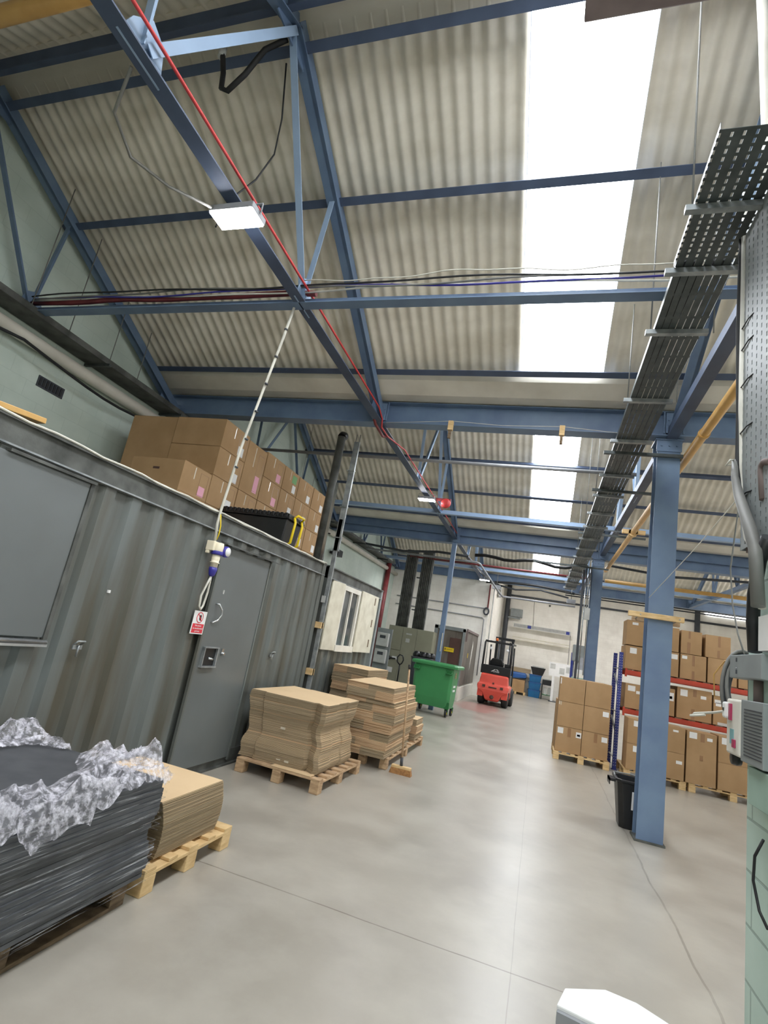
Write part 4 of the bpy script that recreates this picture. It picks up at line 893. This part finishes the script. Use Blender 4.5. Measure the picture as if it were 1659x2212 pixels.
MB().tube([(1.0,2.86,2.83),(1.0,2.94,2.86),(1.0,2.975,2.85),(1.0,2.98,2.82),(1.0,2.955,2.66)], .018, 10).build('bracket_pipe', M['clad'], label='short rusty pink pipe elbow at the top of the pillar', cat='pipe')
t = thing('fascia_boards', 'overlapping mauve-brown fascia boards at the head of the mint pillar', 'boards', (1.02,3.02,2.42))
for i in range(3):
    MB().prof([(-.01,-.11),(.01,-.11),(.01,.11),(-.01,.11)], (.004-.006*i,-.22,.13+i*.17),(.004-.006*i,.21,.13+i*.17)).build('board', M['clad'], t)
MB().tube([(1.04,3.232,1.5),(1.04,3.232,2.5)], .009, 8).build('edge_conduit', M['wire'], label='thin grey conduit up the upper outer edge of the mint pillar', cat='conduit')
t = thing('junction_box', 'flat grey steel junction box on the mint pillar', 'box', (1.03,3.1,1.77))
MB().box(-.07,-.25,0,0,.17,.115).build('casing', M['grey'], t, bevel=.004)
for z in (.02,.08): MB().box(-.074,.06,z,-.07,.07,z+.02).build('screw_slot', M['dgrey'], t)
MB().cyl((-.074,.065,.048),(-.07,.065,.048),.004,8).build('screw', M['chrome'], t)
t = thing('heater_control_unit', 'white control box with dial, red switch and louvred grey case on the mint pillar', 'control box', (1.03,3.06,1.40))
MB().box(-.08,.02,0,0,.21,.265).build('front_cover', M['white'], t, bevel=.01)
c = MB().box(-.075,-.25,-.01,0,.018,.27).build('louvred_case', M['grey'], t, bevel=.004)
mb = MB()
for i in range(15): mb.box(-.0765,-.24,.02+i*.0145,-.074,-.025,.026+i*.0145)
mb.build('louvres', M['dgrey'], c)
d = MB().box(-.105,.15,.165,-.08,.2,.245).build('thermostat', M['paper'], t, bevel=.01)
MB().box(-.107,.165,.2,-.1045,.185,.215).build('display', M['black'], d)
MB().box(-.09,.125,.16,-.08,.15,.24).build('thermostat_base', M['magenta'], t)
MB().box(-.082,.095,.05,-.08,.15,.12).build('printed_label', M['teal'], t)
MB().box(-.088,.065,.035,-.08,.105,.075).build('rocker_switch', M['magenta'], t, bevel=.003)
MB().lathe([(.002,-.02),(.03,-.02),(.034,0),(.03,.02),(.002,.02)], (-.04,.19,-.02), 'x').build('round_knob', M['black'], t)

MB().box(.97,2.72,1.22,1.03,3.02,1.38).build('conduit_box', M['mint'], label='mint painted box low on the pillar under the louvred case', cat='box', loc=(1.03,2.9,1.22), abs_=True, bevel=.004)
MB().box(.97,2.80,1.90,1.03,2.915,2.06).build('isolator_switch', M['paper'], label='white isolator cut by the right edge of the view', cat='switch', loc=(1.03,2.88,1.9), abs_=True)
MB().tube([(1.0,2.93,1.1),(.98,2.965,1.02),(.98,2.98,.92),(.99,2.94,.82),(1.0,2.88,.78)], .006, 6).build('black_cable', M['blackm'], label='thin black cable bulging from the pillar at the lower right edge', cat='cable')
MB().cyl((1.015,3.04,1.66),(1.015,3.04,1.78),.022,10).build('short_conduit', M['clad'], label='short rusty conduit joining the grey box to the white control box', cat='conduit')
t = thing('cable_coil', 'coil of thick grey cable hanging on the pillar edge', 'cable coil', (1.05,3.34,1.72))
random.seed(2)
for i in range(6):
    r = .085+.011*i; mb = MB(); oy = random.uniform(-.03,.03)
    mb.tube([((r*.75)*math.cos(a/24*2*PI)+.0, oy+.012*math.sin(a/24*4*PI+i), (r*1.45)*math.sin(a/24*2*PI)) for a in range(24)], .0095, 8, closed=True); mb.build('coil_turn', M['wire'] if i % 2 else M['dgrey'], t)
MB().tube([(1.0,3.25,1.66),(.97,3.32,1.60),(.93,3.42,1.575),(.86,3.5,1.55),(.84,3.5,1.535),(.9,3.45,1.555)], .007, 6).build('plug_lead', M['pwhite'], label='pale lead running from the control box across the racking', cat='cable')
MB().tube([(1.04,3.24,1.86),(.98,3.42,1.86),(.95,3.5,1.78),(.95,3.48,1.66)], .004, 6).build('yellow_wire', M['ochre'], label='thin ochre wire arching beside the cable coil', cat='wire')
MB().tube([(1.05,3.44,2.86),(1.05,3.52,2.65),(1.05,3.6,2.42),(1.05,3.55,2.2),(1.04,3.42,2.02),(1.04,3.3,1.89)], .0045, 6).build('grey_rope', M['wire'], label='grey cord bowing down beside the pillar to the grey box', cat='cord')
MB().tube([(1.05,3.46,2.84),(1.1,4.6,2.77),(1.18,6.92,2.66)], .0035, 5).build('string_line', M['pwhite'], label='pale string from the pillar top to the near blue column', cat='string')
MB().tube([(1.05,3.22,6.9),(1.07,3.2,6.2),(1.12,3.27,5.3),(1.17,3.35,4.4)], .035, 12).build('white_pipe', M['white'], label='white pipe at the top right edge of the view', cat='pipe')
# ================================================================ white cabinet at the bottom edge
t = thing('white_cabinet', 'low white cabinet with chamfered back and dark front, bottom edge of the view', 'cabinet', (.45,1.9,0))
pl = [(-.30,.075),(-.272,.18),(-.146,.255),(-.056,.242),(.0,.205),(.17,.09),(.30,-.04),(.30,-.06)]
MB().ext(pl, 'z', .03, .70).build('body', M['paper'], t, bevel=.004)
fr = MB(); fr.prof([(-.008,-.33),(.008,-.33),(.008,.33),(-.008,.33)], (-.298,.066,.36),(.298,-.068,.36)); fr.build('front_frame', M['lampbody'], t)
MB().prof([(-.004,-.29),(.004,-.29),(.004,.31),(-.004,.31)], (-.262,.046,.36),(.262,-.072,.36)).build('dark_panel', M['black'], t)
for x, y in ((-.2,.08),(-.1,.19),(.15,.05)): MB().cyl((x,y,0),(x,y,.03),.02,10).build('foot', M['black'], t)
# ================================================================ green wheeled bin
t = thing('wheeled_bin', 'big green four-wheeled refuse bin in front of the thin blue post', 'bin', (-2.46,14.13,0), -.10)
def rq(x0, x1, y0, y1, z, c=.06): return [(x0+c,y0,z),(x1-c,y0,z),(x1,y0+c,z),(x1,y1-c,z),(x1-c,y1,z),(x0+c,y1,z),(x0,y1-c,z),(x0,y0+c,z)]
MB().loft([rq(-.50,.46,-.33,.24,.2), rq(-.53,.48,-.36,.28,.42), rq(-.56,.50,-.39,.32,1.15), rq(-.56,.50,-.39,.32,1.2)]).build('body', M['green'], t, bevel=.015)
MB().loft([rq(-.62,.60,-.45,.38,1.18), rq(-.63,.61,-.46,.39,1.24), rq(-.59,.57,-.42,.35,1.27), rq(-.46,.44,-.32,.28,1.275), rq(-.44,.42,-.30,.26,1.255)]).build('lid', M['green'], t, bevel=.01)
for x in (-.54, .32):
    k = MB().box(x,-.43,1.02,x+.17,-.385,1.14).build('lifting_pocket', M['greend'], t, bevel=.01)
    MB().tube([(x+.01,-.42,1.10),(x+.01,-.46,1.05),(x+.16,-.46,1.05),(x+.16,-.42,1.10)], .009, 6).build('grab_rail', M['green'], k)
for x in (-.51, .36): MB().box(x,-.335,.2,x+.13,-.31,.36).build('corner_block', M['greend'], t, bevel=.01)
for x in (-.42, .42):
    for y in (-.27, .24):
        w = MB(); w.lathe([(.03,-.025),(.095,-.022),(.1,0),(.095,.022),(.03,.025)], (x,y,.1), 'x'); w = w.build('castor', M['black'], t)
        MB().lathe([(.0,-.028),(.03,-.028),(.03,.028),(.0,.028)], (x,y,.1), 'x').build('hub', M['yellow'], w)
        MB().box(x-.04,y-.04,.17,x+.04,y+.04,.22).box(x-.04,y-.01,.09,x-.03,y+.03,.2).box(x+.03,y-.01,.09,x+.04,y+.03,.2).build('castor_fork', M['greend'], w)
for z, h, w_, m in ((.95,.14,.1,'woodo'), (.72,.05,.2,'paper'), (.62,.05,.2,'paper')):
    MB().box(.44,-.05-w_/2,z,.503-.02*(1.1-z),-.05+w_/2,z+h).build('sticker', M[m], t)
# grey bin with bags behind it
t = thing('rubbish_bin', 'dark grey bin topped with black sacks behind the green bin', 'bin', (-3.22,15.7,0))
MB().loft([rq(-.24,.24,-.28,.28,.06), rq(-.30,.3,-.34,.34,1.2), rq(-.32,.32,-.36,.36,1.28)]).build('body', M['dgrey'], t, bevel=.02)
for x in (-.2,.2): MB().lathe([(.02,-.03),(.1,-.03),(.1,.03),(.02,.03)], (x,.26,.1), 'x').build('wheel', M['black'], t)
mb = MB(); 
for i in range(5):
    cx, cy = -.22+i*.11, .1*math.sin(i*2); mb.lathe([(.02,-.02),(.11,.0),(.12,.07),(.08,.15),(.02,.17)], (cx,cy,1.27), 'z', 14)
mb.build('black_sacks', M['black'], t)
# pallet truck
t = thing('pallet_truck', 'pallet truck with a black loop handle parked before the khaki cabinets', 'pallet truck', (-3.95,15.9,0))
MB().tube([(0,.0,.3),(.03,-.12,.95)], .022, 8).build('drawbar', M['black'], t)
MB().tube([(.03,-.12,.95),(-.05,-.14,1.02),(-.07,-.16,1.15),(.0,-.17,1.24),(.1,-.17,1.22),(.13,-.16,1.1),(.09,-.14,1.0),(.03,-.12,.95)], .02, 8).build('loop_handle', M['black'], t)
MB().box(-.12,-.05,.06,.12,.15,.32).build('pump', M['redpipe'], t, bevel=.02)
for x in (-.26,.1): MB().box(x,.12,.06,x+.16,1.25,.11).build('fork', M['redpipe'], t)
MB().lathe([(.02,-.05),(.1,-.05),(.1,.05),(.02,.05)], (0,0,.1), 'x').build('steer_wheel', M['black'], t)
# ================================================================ cabinets, risers, meters, enclosure
t = thing('switchgear_cabinet', 'row of tall khaki-grey switchgear cabinets at the back left', 'cabinet', (-4.27,18.3,0))
MB().box(-.80,-.25,.08,.80,.35,2.12).box(-.8,-.2,0,.8,.35,.08).build('carcass', M['cab'], t, bevel=.006)
for x0, x1, z0, z1 in ((-.79,-.28,1.32,2.11),(-.79,-.28,.1,1.29),(-.27,.22,.1,2.11),(.23,.79,.1,2.11)):
    d = MB().box(x0,-.275,z0,x1,-.25,z1).build('door', M['cab'], t, bevel=.004)
    if z0 > 1: continue
    if x0 < -.5:
        MB().lathe([(.02,0),(.07,-.0),(.07,-.06),(.02,-.07)], (-.62,-.275,1.02), 'y').box(-.56,-.34,1.0,-.38,-.3,1.04).build('isolator_handle', M['black'], d)
        MB().box(-.52,-.28,1.0,-.31,-.277,1.09).build('notice', M['paper'], d); MB().box(-.62,-.28,.55,-.45,-.277,.72).build('paper_sheet', M['paper'], d)
    elif x0 < 0: MB().box(-.15,-.28,1.88,.05,-.277,1.93).build('notice', M['lgrey'], d); MB().box(-.14,-.28,1.62,.0,-.277,1.75).build('paper_sheet', M['lgrey'], d)
for i, x in enumerate((-4.72, -4.12)):
    MB().box(x-.21, 18.3, 2.12, x+.21, 18.45, 4.9).build('riser_trunking', M['dirt'], label='dark ribbed cable riser above the khaki cabinets, %s of the pair' % ['left','right'][i], cat='cable riser', loc=(x,18.37,2.12), abs_=True, bevel=.01)
    o = bpy.data.objects['riser_trunking' + ('.001' if i else '')]
    mb = MB()
    for k in range(6): mb.tube([(x-.16+k*.064, 18.29, 2.14), (x-.16+k*.064, 18.285, 3.5), (x-.16+k*.064, 18.29, 4.85)], .022, 6)
    mb.build('cables', M['dirt'], o, loc=(x,18.37,2.12), abs_=True)
MB().box(-4.45,18.33,3.9,-4.25,18.37,3.94).box(-4.45,18.33,2.75,-4.25,18.37,2.79).build('riser_bracket', M['galvd'], label='cross brackets joining the two dark risers', cat='bracket', loc=(-4.35,18.35,2.75), abs_=True)
for z, lb in ((1.36, 'upper'), (.82, 'lower')):
    t = thing('meter_box', '%s of two pale meter boxes left of the khaki cabinets' % lb, 'meter box', (-5.0,17.2,z))
    MB().box(-.2,0,0,.2,.15,.44).build('casing', M['lgrey'], t, bevel=.02)
    MB().box(-.1,-.004,.26,.1,0,.36).build('window', M['dgrey'], t)
MB().box(-5.26,17.36,0,-4.74,17.44,1.95).build('meter_board', M['grey'], label='grey backing board carrying the two meter boxes', cat='board', loc=(-5,17.4,0), abs_=True)
t = thing('store_enclosure', 'grey-brown boarded enclosure on a white plinth behind the green bin', 'enclosure', (-2.95,18.7,0))
MB().box(-.62,0,.5,.45,.05,2.36).box(.40,.05,.5,.45,4.1,2.36).build('board_panels', M['board'], t)
MB().box(-.62,-.02,0,.45,.06,.5).box(.38,.06,0,.47,4.15,.46).build('plinth', M['white'], t, bevel=.01)
for x0, x1, z0, z1 in ((-.64,-.52,.5,2.4),(.37,.46,.5,2.4)): MB().box(x0,-.04,z0,x1,.0,z1).build('frame_post', M['grey'], t)
MB().box(-.64,-.04,2.30,.46,.0,2.42).build('frame_rail', M['grey'], t)
MB().box(-.05,-.015,.6,.33,-.003,2.05).build('brown_door_panel', M['brown'], t)
g = MB().box(-.21,-.03,1.56,.13,-.018,1.70).build('yellow_notice', M['yellow'], t)
mb = MB()
for i in range(8): mb.box(-.13+i*.028,-.032,1.62,-.115+i*.028,-.0301,1.65)
mb.box(-.19,-.032,1.60,-.155,-.0301,1.67).build('print', M['brown'], g)
MB().box(.45,1.3,1.45,.455,1.42,1.62).build('yellow_tag', M['yellow'], t)
MB().ext([(2.3,1.0),(2.5,1.3),(2.7,1.9),(2.5,2.1),(2.35,1.6)], 'x', .45, .455).build('peeling_patch', M['white'], t)
MB().box(.45,.3,2.36,.49,3.9,2.44).box(.45,.25,2.0,.5,.35,2.44).build('frame_rail', M['clad'], t)
# ================================================================ forklift
t = thing('forklift', 'red and black forklift truck seen from behind, parked in the aisle', 'forklift', (-1.43,19.5,0), -.06)
def fx(pts, w): return [[(-w,y,z) for y,z in pts],[(w,y,z) for y,z in pts]]
cw = MB()
cw.loft([[(-a,y0,z),(a,y0,z),(a,.9,z),(-a,.9,z)] for a, y0, z in ((.20,.12,.16),(.25,.05,.22),(.34,.0,.42),(.52,-.02,.52),(.545,.0,.62),(.545,.03,.70),(.50,.10,.74),(.47,.14,1.02),(.45,.2,1.06))])
cw = cw.build('counterweight', M['red'], t, bevel=.025)
MB().box(-.36,-.03,.60,-.26,.03,.68).box(.26,-.03,.60,.36,.03,.68).box(-.14,-.025,.60,.14,.03,.64).lathe([(.0,-.03),(.07,-.03),(.07,.04),(.0,.04)], (0,.03,.30), 'y').box(-.03,.06,.74,.03,.1,.79).build('tow_recesses', M['brown'], cw)
for x in (-.42,.42):
    w = MB().lathe([(.08,-.10),(.25,-.10),(.27,-.06),(.27,.06),(.25,.10),(.08,.10)], (x*.98,.42,.27), 'x', 28).build('rear_tyre', M['blackm'], t)
    MB().lathe([(.0,-.104),(.13,-.104),(.13,.104),(.0,.104)], (x*.98,.42,.27), 'x').build('wheel_rim', M['brown'], w)
    w = MB().lathe([(.08,-.10),(.27,-.10),(.29,-.06),(.29,.06),(.27,.10),(.08,.10)], (x*1.05,1.65,.29), 'x', 28).build('front_tyre', M['blackm'], t)
    MB().ext([(.05,.28),(.05,.62),(.95,.55),(.95,.28),(.75,.5),(.3,.55)], 'x', x-.1 if x > 0 else x-.1, x+.1).build('wheel_arch', M['red'], t)
MB().box(-.50,.7,.3,.50,2.0,.62).build('chassis', M['black'], t, bevel=.02)
bd = MB().box(-.52,.22,1.06,.52,.42,1.36).box(-.5,.42,.6,.5,1.05,1.1).build('rear_cowl', M['black'], t, bevel=.02)
# maker's mark: a slanted white triangle over a wordmark
text('Linde', .10, (.03,.214,1.17), (PI/2,0,0), M['paper'], bd, ext=.002)
MB().ext([(-.16,1.15),(-.02,1.245),(.0,1.235),(-.11,1.15)], 'y', .21, .219).ext([(.0,1.235),(.06,1.245),(.12,1.2),(.06,1.22)], 'y', .21, .219).build('maker_mark', M['paper'], bd)
s_ = MB().loft([[(-.28,.5,1.3),(.24,.5,1.3),(.24,.62,1.3),(-.28,.62,1.3)],[(-.26,.46,1.5),(.2,.46,1.5),(.2,.58,1.5),(-.26,.58,1.5)],[(-.18,.44,1.62),(.14,.44,1.62),(.14,.54,1.62),(-.18,.54,1.62)]]).build('seat_back', M['black'], t, bevel=.03)
MB().box(-.27,.55,1.08,.24,1.02,1.22).build('seat', M['black'], t, bevel=.03)
MB().box(.28,.3,1.36,.5,.6,1.48).build('side_console', M['black'], t, bevel=.02)
MB().tube([(-.02+.16*math.cos(a/16*2*PI),1.32+.1*math.sin(a/16*2*PI),1.42+.12*math.sin(a/16*2*PI)) for a in range(16)], .014, 6, closed=True).cyl((-.02,1.32,1.42),(-.02,1.5,1.0),.02,8).build('steering_wheel', M['black'], t)
for s in (-1, 1):
    MB().tube([(s*.49,.30,1.05),(s*.48,.34,2.14),(s*.46,.42,2.2)], .036, 8).build('guard_post', M['black'], t)
    MB().tube([(s*.44,1.75,.7),(s*.44,1.5,2.1)], .03, 8).build('guard_post', M['black'], t)
    MB().bar((s*.46,.4,2.2),(s*.46,1.55,2.2),.06,.05).build('guard_rail', M['black'], t)
MB().bar((-.48,.36,2.18),(.48,.36,2.18),.05,.07).bar((-.46,1.52,2.2),(.46,1.52,2.2),.05,.05).build('guard_crossbar', M['black'], t)
for i in range(5): MB().bar((-.3+i*.15,.4,2.21),(-.3+i*.15,1.5,2.21),.02,.03).build('guard_bar', M['black'], t)
for s in (-1, 1):
    MB().ibeam((s*.30,2.02,.08),(s*.30,2.02,2.42),.09,.11,.015,up=(0,1,0)).build('mast_rail', M['black'], t)
    MB().cyl((s*.2,2.05,.2),(s*.2,2.05,2.3),.03,10).build('lift_cylinder', M['dgrey'], t)
MB().box(-.36,1.98,2.34,.36,2.08,2.44).box(-.36,1.98,.9,.36,2.04,1.0).build('mast_crosshead', M['black'], t)
MB().box(-.45,2.1,.06,.45,2.14,.5).build('fork_carriage', M['black'], t)
for s in (-.25,.25): MB().box(s-.05,2.14,.04,s+.05,3.1,.08).box(s-.05,2.14,.04,s+.05,2.17,.5).build('fork', M['black'], t)
MB().lathe([(.045,0),(.05,.02),(.045,.08),(.02,.1)], (-.1,.5,2.24), 'z', 14).build('beacon', M['orange'], t)
for x in (-.25,.33): MB().lathe([(.0,0),(.05,0),(.05,-.04),(.0,-.05)], (x,.36,1.95), 'y', 14).build('work_lamp', M['paper'], t)
# ================================================================ things on and before the back walls
def tubeobj(name, pts, r, m, label, cat='conduit'): return MB().tube(pts, r, 8).build(name, M[m], label=label, cat=cat)
tubeobj('wall_conduit', [(-6.3,22.8,3.57),(-2.25,22.8,3.57)], .02, 'lampbody', 'upper of the two conduits crossing the back white wall')
tubeobj('wall_conduit', [(-6.3,22.8,3.2),(-2.45,22.8,3.17),(-2.36,22.8,3.1),(-2.36,22.8,.8)], .02, 'lampbody', 'lower conduit on the back white wall, turning down at its end')
tubeobj('wall_conduit', [(-2.26,22.78,4.6),(-2.26,22.78,3.55)], .03, 'redpipe', 'dark red conduit at the corner of the back wall with a hose reel')
MB().tube([(-2.3+.1*math.cos(a/12*2*PI),22.74,3.45+.14*math.sin(a/12*2*PI)) for a in range(12)], .035, 8, closed=True).build('hanging_coil', M['dgrey'], label='small dark coil hanging at the foot of the red conduit', cat='coil')
tubeobj('wall_conduit', [(-2.12,23.3,5.2),(-2.12,23.3,1.0)], .025, 'lgrey', 'pale conduit just round the corner of the back wall')
MB().box(-2.2,25.9,4.5,-2.05,26.5,5.0).build('fuse_box', M['lgrey'], label='small pale box high on the return wall', cat='box', loc=(-2.12,26.2,4.5), abs_=True, bevel=.01)
tubeobj('far_downpipe', [(-1.95,30.5,0),(-1.95,30.5,6.0)], .13, 'dgrey', 'dark double pipe in the corner of the far recess', 'pipe')
MB().box(-1.75,30.45,4.0,-1.1,30.7,4.45).box(-1.85,30.4,3.9,-1.2,30.5,3.98).build('control_box', M['grey'], label='grey box high on the far white wall beside the dark pipe', cat='box', loc=(-1.4,30.6,3.9), abs_=True, bevel=.01)
MB().box(-1.85,30.62,5.14,XR,30.68,5.24).build('wall_rail', M['dgrey'], label='long thin dark rail high across the far white wall', cat='rail', loc=(4,30.65,5.14), abs_=True)
MB().box(7.4,30.55,3.5,7.62,30.7,7.4).build('wall_post', M['dgrey'], label='dark steel post on the far white wall at the right', cat='post', loc=(7.5,30.6,3.5), abs_=True)
struct(MB().box(7.9,30.66,5.62,10.4,30.69,5.76), 'window_90', M['sky'])
t = thing('pegboard_frame', 'pale hanging frame with blue squares and two strip lights on the far wall', 'frame', (0,30.3,3.45))
MB().box(-1.5,0,0,1.5,.04,.2).build('header_strip', M['lgrey'], t)
mb = MB()
for i in range(40): mb.box(-1.45+i*.073,-.004,.03,-1.42+i*.073,0,.17)
mb.build('grille_bars', M['wire'], t)
for x in (-.75,1.25): MB().box(x,-.01,.02,x+.18,-.004,.18).build('blue_square', M['rackblue'], t)
MB().box(1.47,0,-2.4,1.5,.03,0).build('side_upright', M['wire'], t)
for z in (-.55,-.68): MB().box(-1.5,.1,z,1.48,.2,z+.05).build('strip_batten', M['cream'] if z > -.6 else M['cream'], t)
tubeobj('wall_cable', [(-.55,30.6,5.2),(-.5,30.6,4.4),(-.48,30.6,3.65)], .012, 'wire', 'thin cable hanging down the far white wall to the frame', 'cable')
MB().lathe([(.0,0),(.05,0),(.05,-.12),(.0,-.14)], (.3,30.7,4.9), 'y').build('wall_camera', M['dgrey'], label='tiny dark camera on the far white wall', cat='camera')
# pallet with carton, tarp and board
pallet(-1.0,30.05,1.0,.9,'distant pallet carrying a big carton at the far wall','wood')
carton(-1.0,30.05,.146,.85,.8,.6,'distant big carton under the blue tarpaulin by the far wall','distant cartons by the far wall')
MB().loft([[(-.46,-.43,-.25),(.46,-.43,-.12),(.46,.43,-.2),(-.46,.43,-.2)],[(-.48,-.45,.0),(.48,-.45,.02),(.48,.45,.02),(-.48,.45,.02)],[(-.4,-.4,.09),(.4,-.4,.12),(.4,.4,.1),(-.4,.4,.12)]]).build('tarpaulin', M['tarp'], loc=(-1.0,30.05,1.0), label='blue tarpaulin draped over the distant carton', cat='tarpaulin')
MB().box(-.5,-.3,0,.6,.3,.22).build('cardboard_bundle', M['cartone'], loc=(-.95,30.05,1.125), rz=.05, label='bundle of brown card lying on the blue tarpaulin', cat='cardboard')
for i in range(3):
    t = thing('plastic_crate', ['lowest','middle','topmost'][i]+' of three blue crates stacked at the far wall', 'crate', (-.08,29.9,i*.38), group='blue crates at the far wall')
    MB().loft([rq(-.27,.27,-.2,.2,0,.02), rq(-.31,.31,-.24,.24,.36,.02)]).build('body', M['lblue'], t)
    MB().box(-.33,-.26,.33,.33,-.235,.37).box(-.33,.235,.33,.33,.26,.37).box(-.33,-.26,.33,-.305,.26,.37).box(.305,-.26,.33,.33,.26,.37).build('rim', M['tarp'], t)
t = thing('black_tub', 'black open tub on top of the blue crates at the far wall', 'tub', (.02,29.9,1.14))
MB().loft([rq(-.25,.25,-.2,.2,0,.03), rq(-.38,.38,-.28,.28,.38,.03)]).build('body', M['black'], t)
MB().box(-.3,-.22,.38,.3,.22,.43).build('papers', M['lgrey'], t)
t = thing('work_table', 'dark low work table with boxes under it at the far wall', 'table', (.55,29.9,0))
MB().box(-.28,-.3,.98,.3,.3,1.03).build('top', M['lgrey'], t)
MB().box(-.26,-.28,.72,.28,.28,.98).build('apron', M['black'], t)
for x in (-.25,.25):
    for y in (-.26,.26): MB().box(x-.025,y-.025,0,x+.025,y+.025,.75).build('leg', M['black'], t)
MB().box(-.25,-.27,.22,.27,.27,.25).build('shelf', M['greend'], t)
MB().box(-.15,-.2,.25,.0,.1,.55).box(.05,-.2,.25,.2,.1,.6).build('containers', M['lgrey'], t)
t = thing('white_screen', 'white free-standing noticeboard frame behind the six-carton block', 'noticeboard', (.95,29.2,0))
MB().box(-.22,-.02,0,-.1,.04,1.9).build('post', M['paper'], t)
MB().box(.55,-.02,0,.62,.04,1.9).build('post', M['paper'], t)
MB().box(-.4,-.03,1.25,.7,.02,1.92).build('board', M['paper'], t)
MB().box(-.35,-.035,1.6,-.1,-.03,1.85).box(.1,-.035,1.4,.35,-.03,1.7).box(.42,-.035,1.5,.62,-.03,1.8).build('pinned_sheets', M['lgrey'], t)
MB().box(-.3,-.3,0,.6,.3,.03).build('foot_plate', M['dgrey'], t)
MB().box(1.28,24.0,0,1.42,24.1,2.4).build('blue_upright', M['rackblue'], label='single blue upright behind the six-carton block', cat='upright', loc=(1.35,24.05,0), abs_=True)
t = thing('extract_unit', 'grey extract box and sloping hood on a pale green machine behind the second column', 'extractor', (1.6,22.0,0))
MB().box(-.38,-.1,2.05,.25,.4,2.65).build('filter_box', M['grey'], t, bevel=.01)
MB().loft([[(-.1,-.1,2.2),(.35,-.1,2.2),(.35,.4,2.2),(-.1,.4,2.2)],[(-.25,-.3,1.75),(.4,-.3,1.75),(.4,.4,1.75),(-.25,.4,1.75)]]).build('hood', M['lampbody'], t)
MB().box(-.27,-.32,1.6,.42,.4,1.75).build('hood_rim', M['paper'], t)
MB().box(-.35,-.25,0,.4,.4,1.45).build('machine_body', M['mint'], t, bevel=.02)
for x in (-.3,.35): MB().box(x-.02,.3,1.45,x+.02,.34,2.05).build('support_leg', M['galv'], t)
# clutter of cables and brackets where the far trusses meet the third beam
for i, (pts, r, m, lb) in enumerate((
 ([(-2.7,15.6,4.84),(-2.65,17.5,4.78),(-2.5,19.5,4.74),(-2.3,21.5,4.66),(-1.9,22.6,4.6)], .05, 'dgrey', 'dark cable bundle following the truss chord towards the far wall'),
 ([(-2.2,22.4,4.62),(-1.2,22.5,4.5),(-.2,22.5,4.62),(.9,22.4,4.45)], .035, 'dgrey', 'dark cables swagged under the third valley beam'),
 ([(-5.9,16.4,4.58),(-4.6,16.5,4.5),(-3.4,16.4,4.6),(-2.4,16.3,4.55)], .04, 'dgrey', 'dark dusty cables crossing above the khaki cabinets'),
 ([(1.6,15.8,4.7),(3.2,15.9,4.6),(5.2,15.8,4.7)], .035, 'dgrey', 'dark cables swagged behind the second beam on the right'))):
    MB().tube(pts, r, 8).build('cable_bundle', M[m], label=lb, cat='cable')
for x, y, z, lb in ((-1.9, 21.6, 4.3, 'small dark bracket hanging over the far conduit run'), (.95, 21.2, 4.1, 'grey box hanging at the far end of the cable ladder')):
    t = thing('hanging_box', lb, 'box', (x,y,z))
    MB().box(-.16,-.08,0,.16,.08,.16).build('casing', M['lampbody'], t, bevel=.01)
    MB().cyl((0,0,.16),(0,0,.6),.012,6).build('hanger_rod', M['wire'], t)
# ---------------------------------------------------------------- light and view
w = bpy.data.worlds.new('world'); SC.world = w; w.use_nodes = True
w.node_tree.nodes['Background'].inputs['Color'].default_value = (.8,.88,1,1); w.node_tree.nodes['Background'].inputs['Strength'].default_value = .5
SC.view_settings.view_transform = 'Standard'; SC.view_settings.look = 'None'; SC.view_settings.gamma = 1; SC.view_settings.use_curve_mapping = False
SC.view_settings.exposure = .9
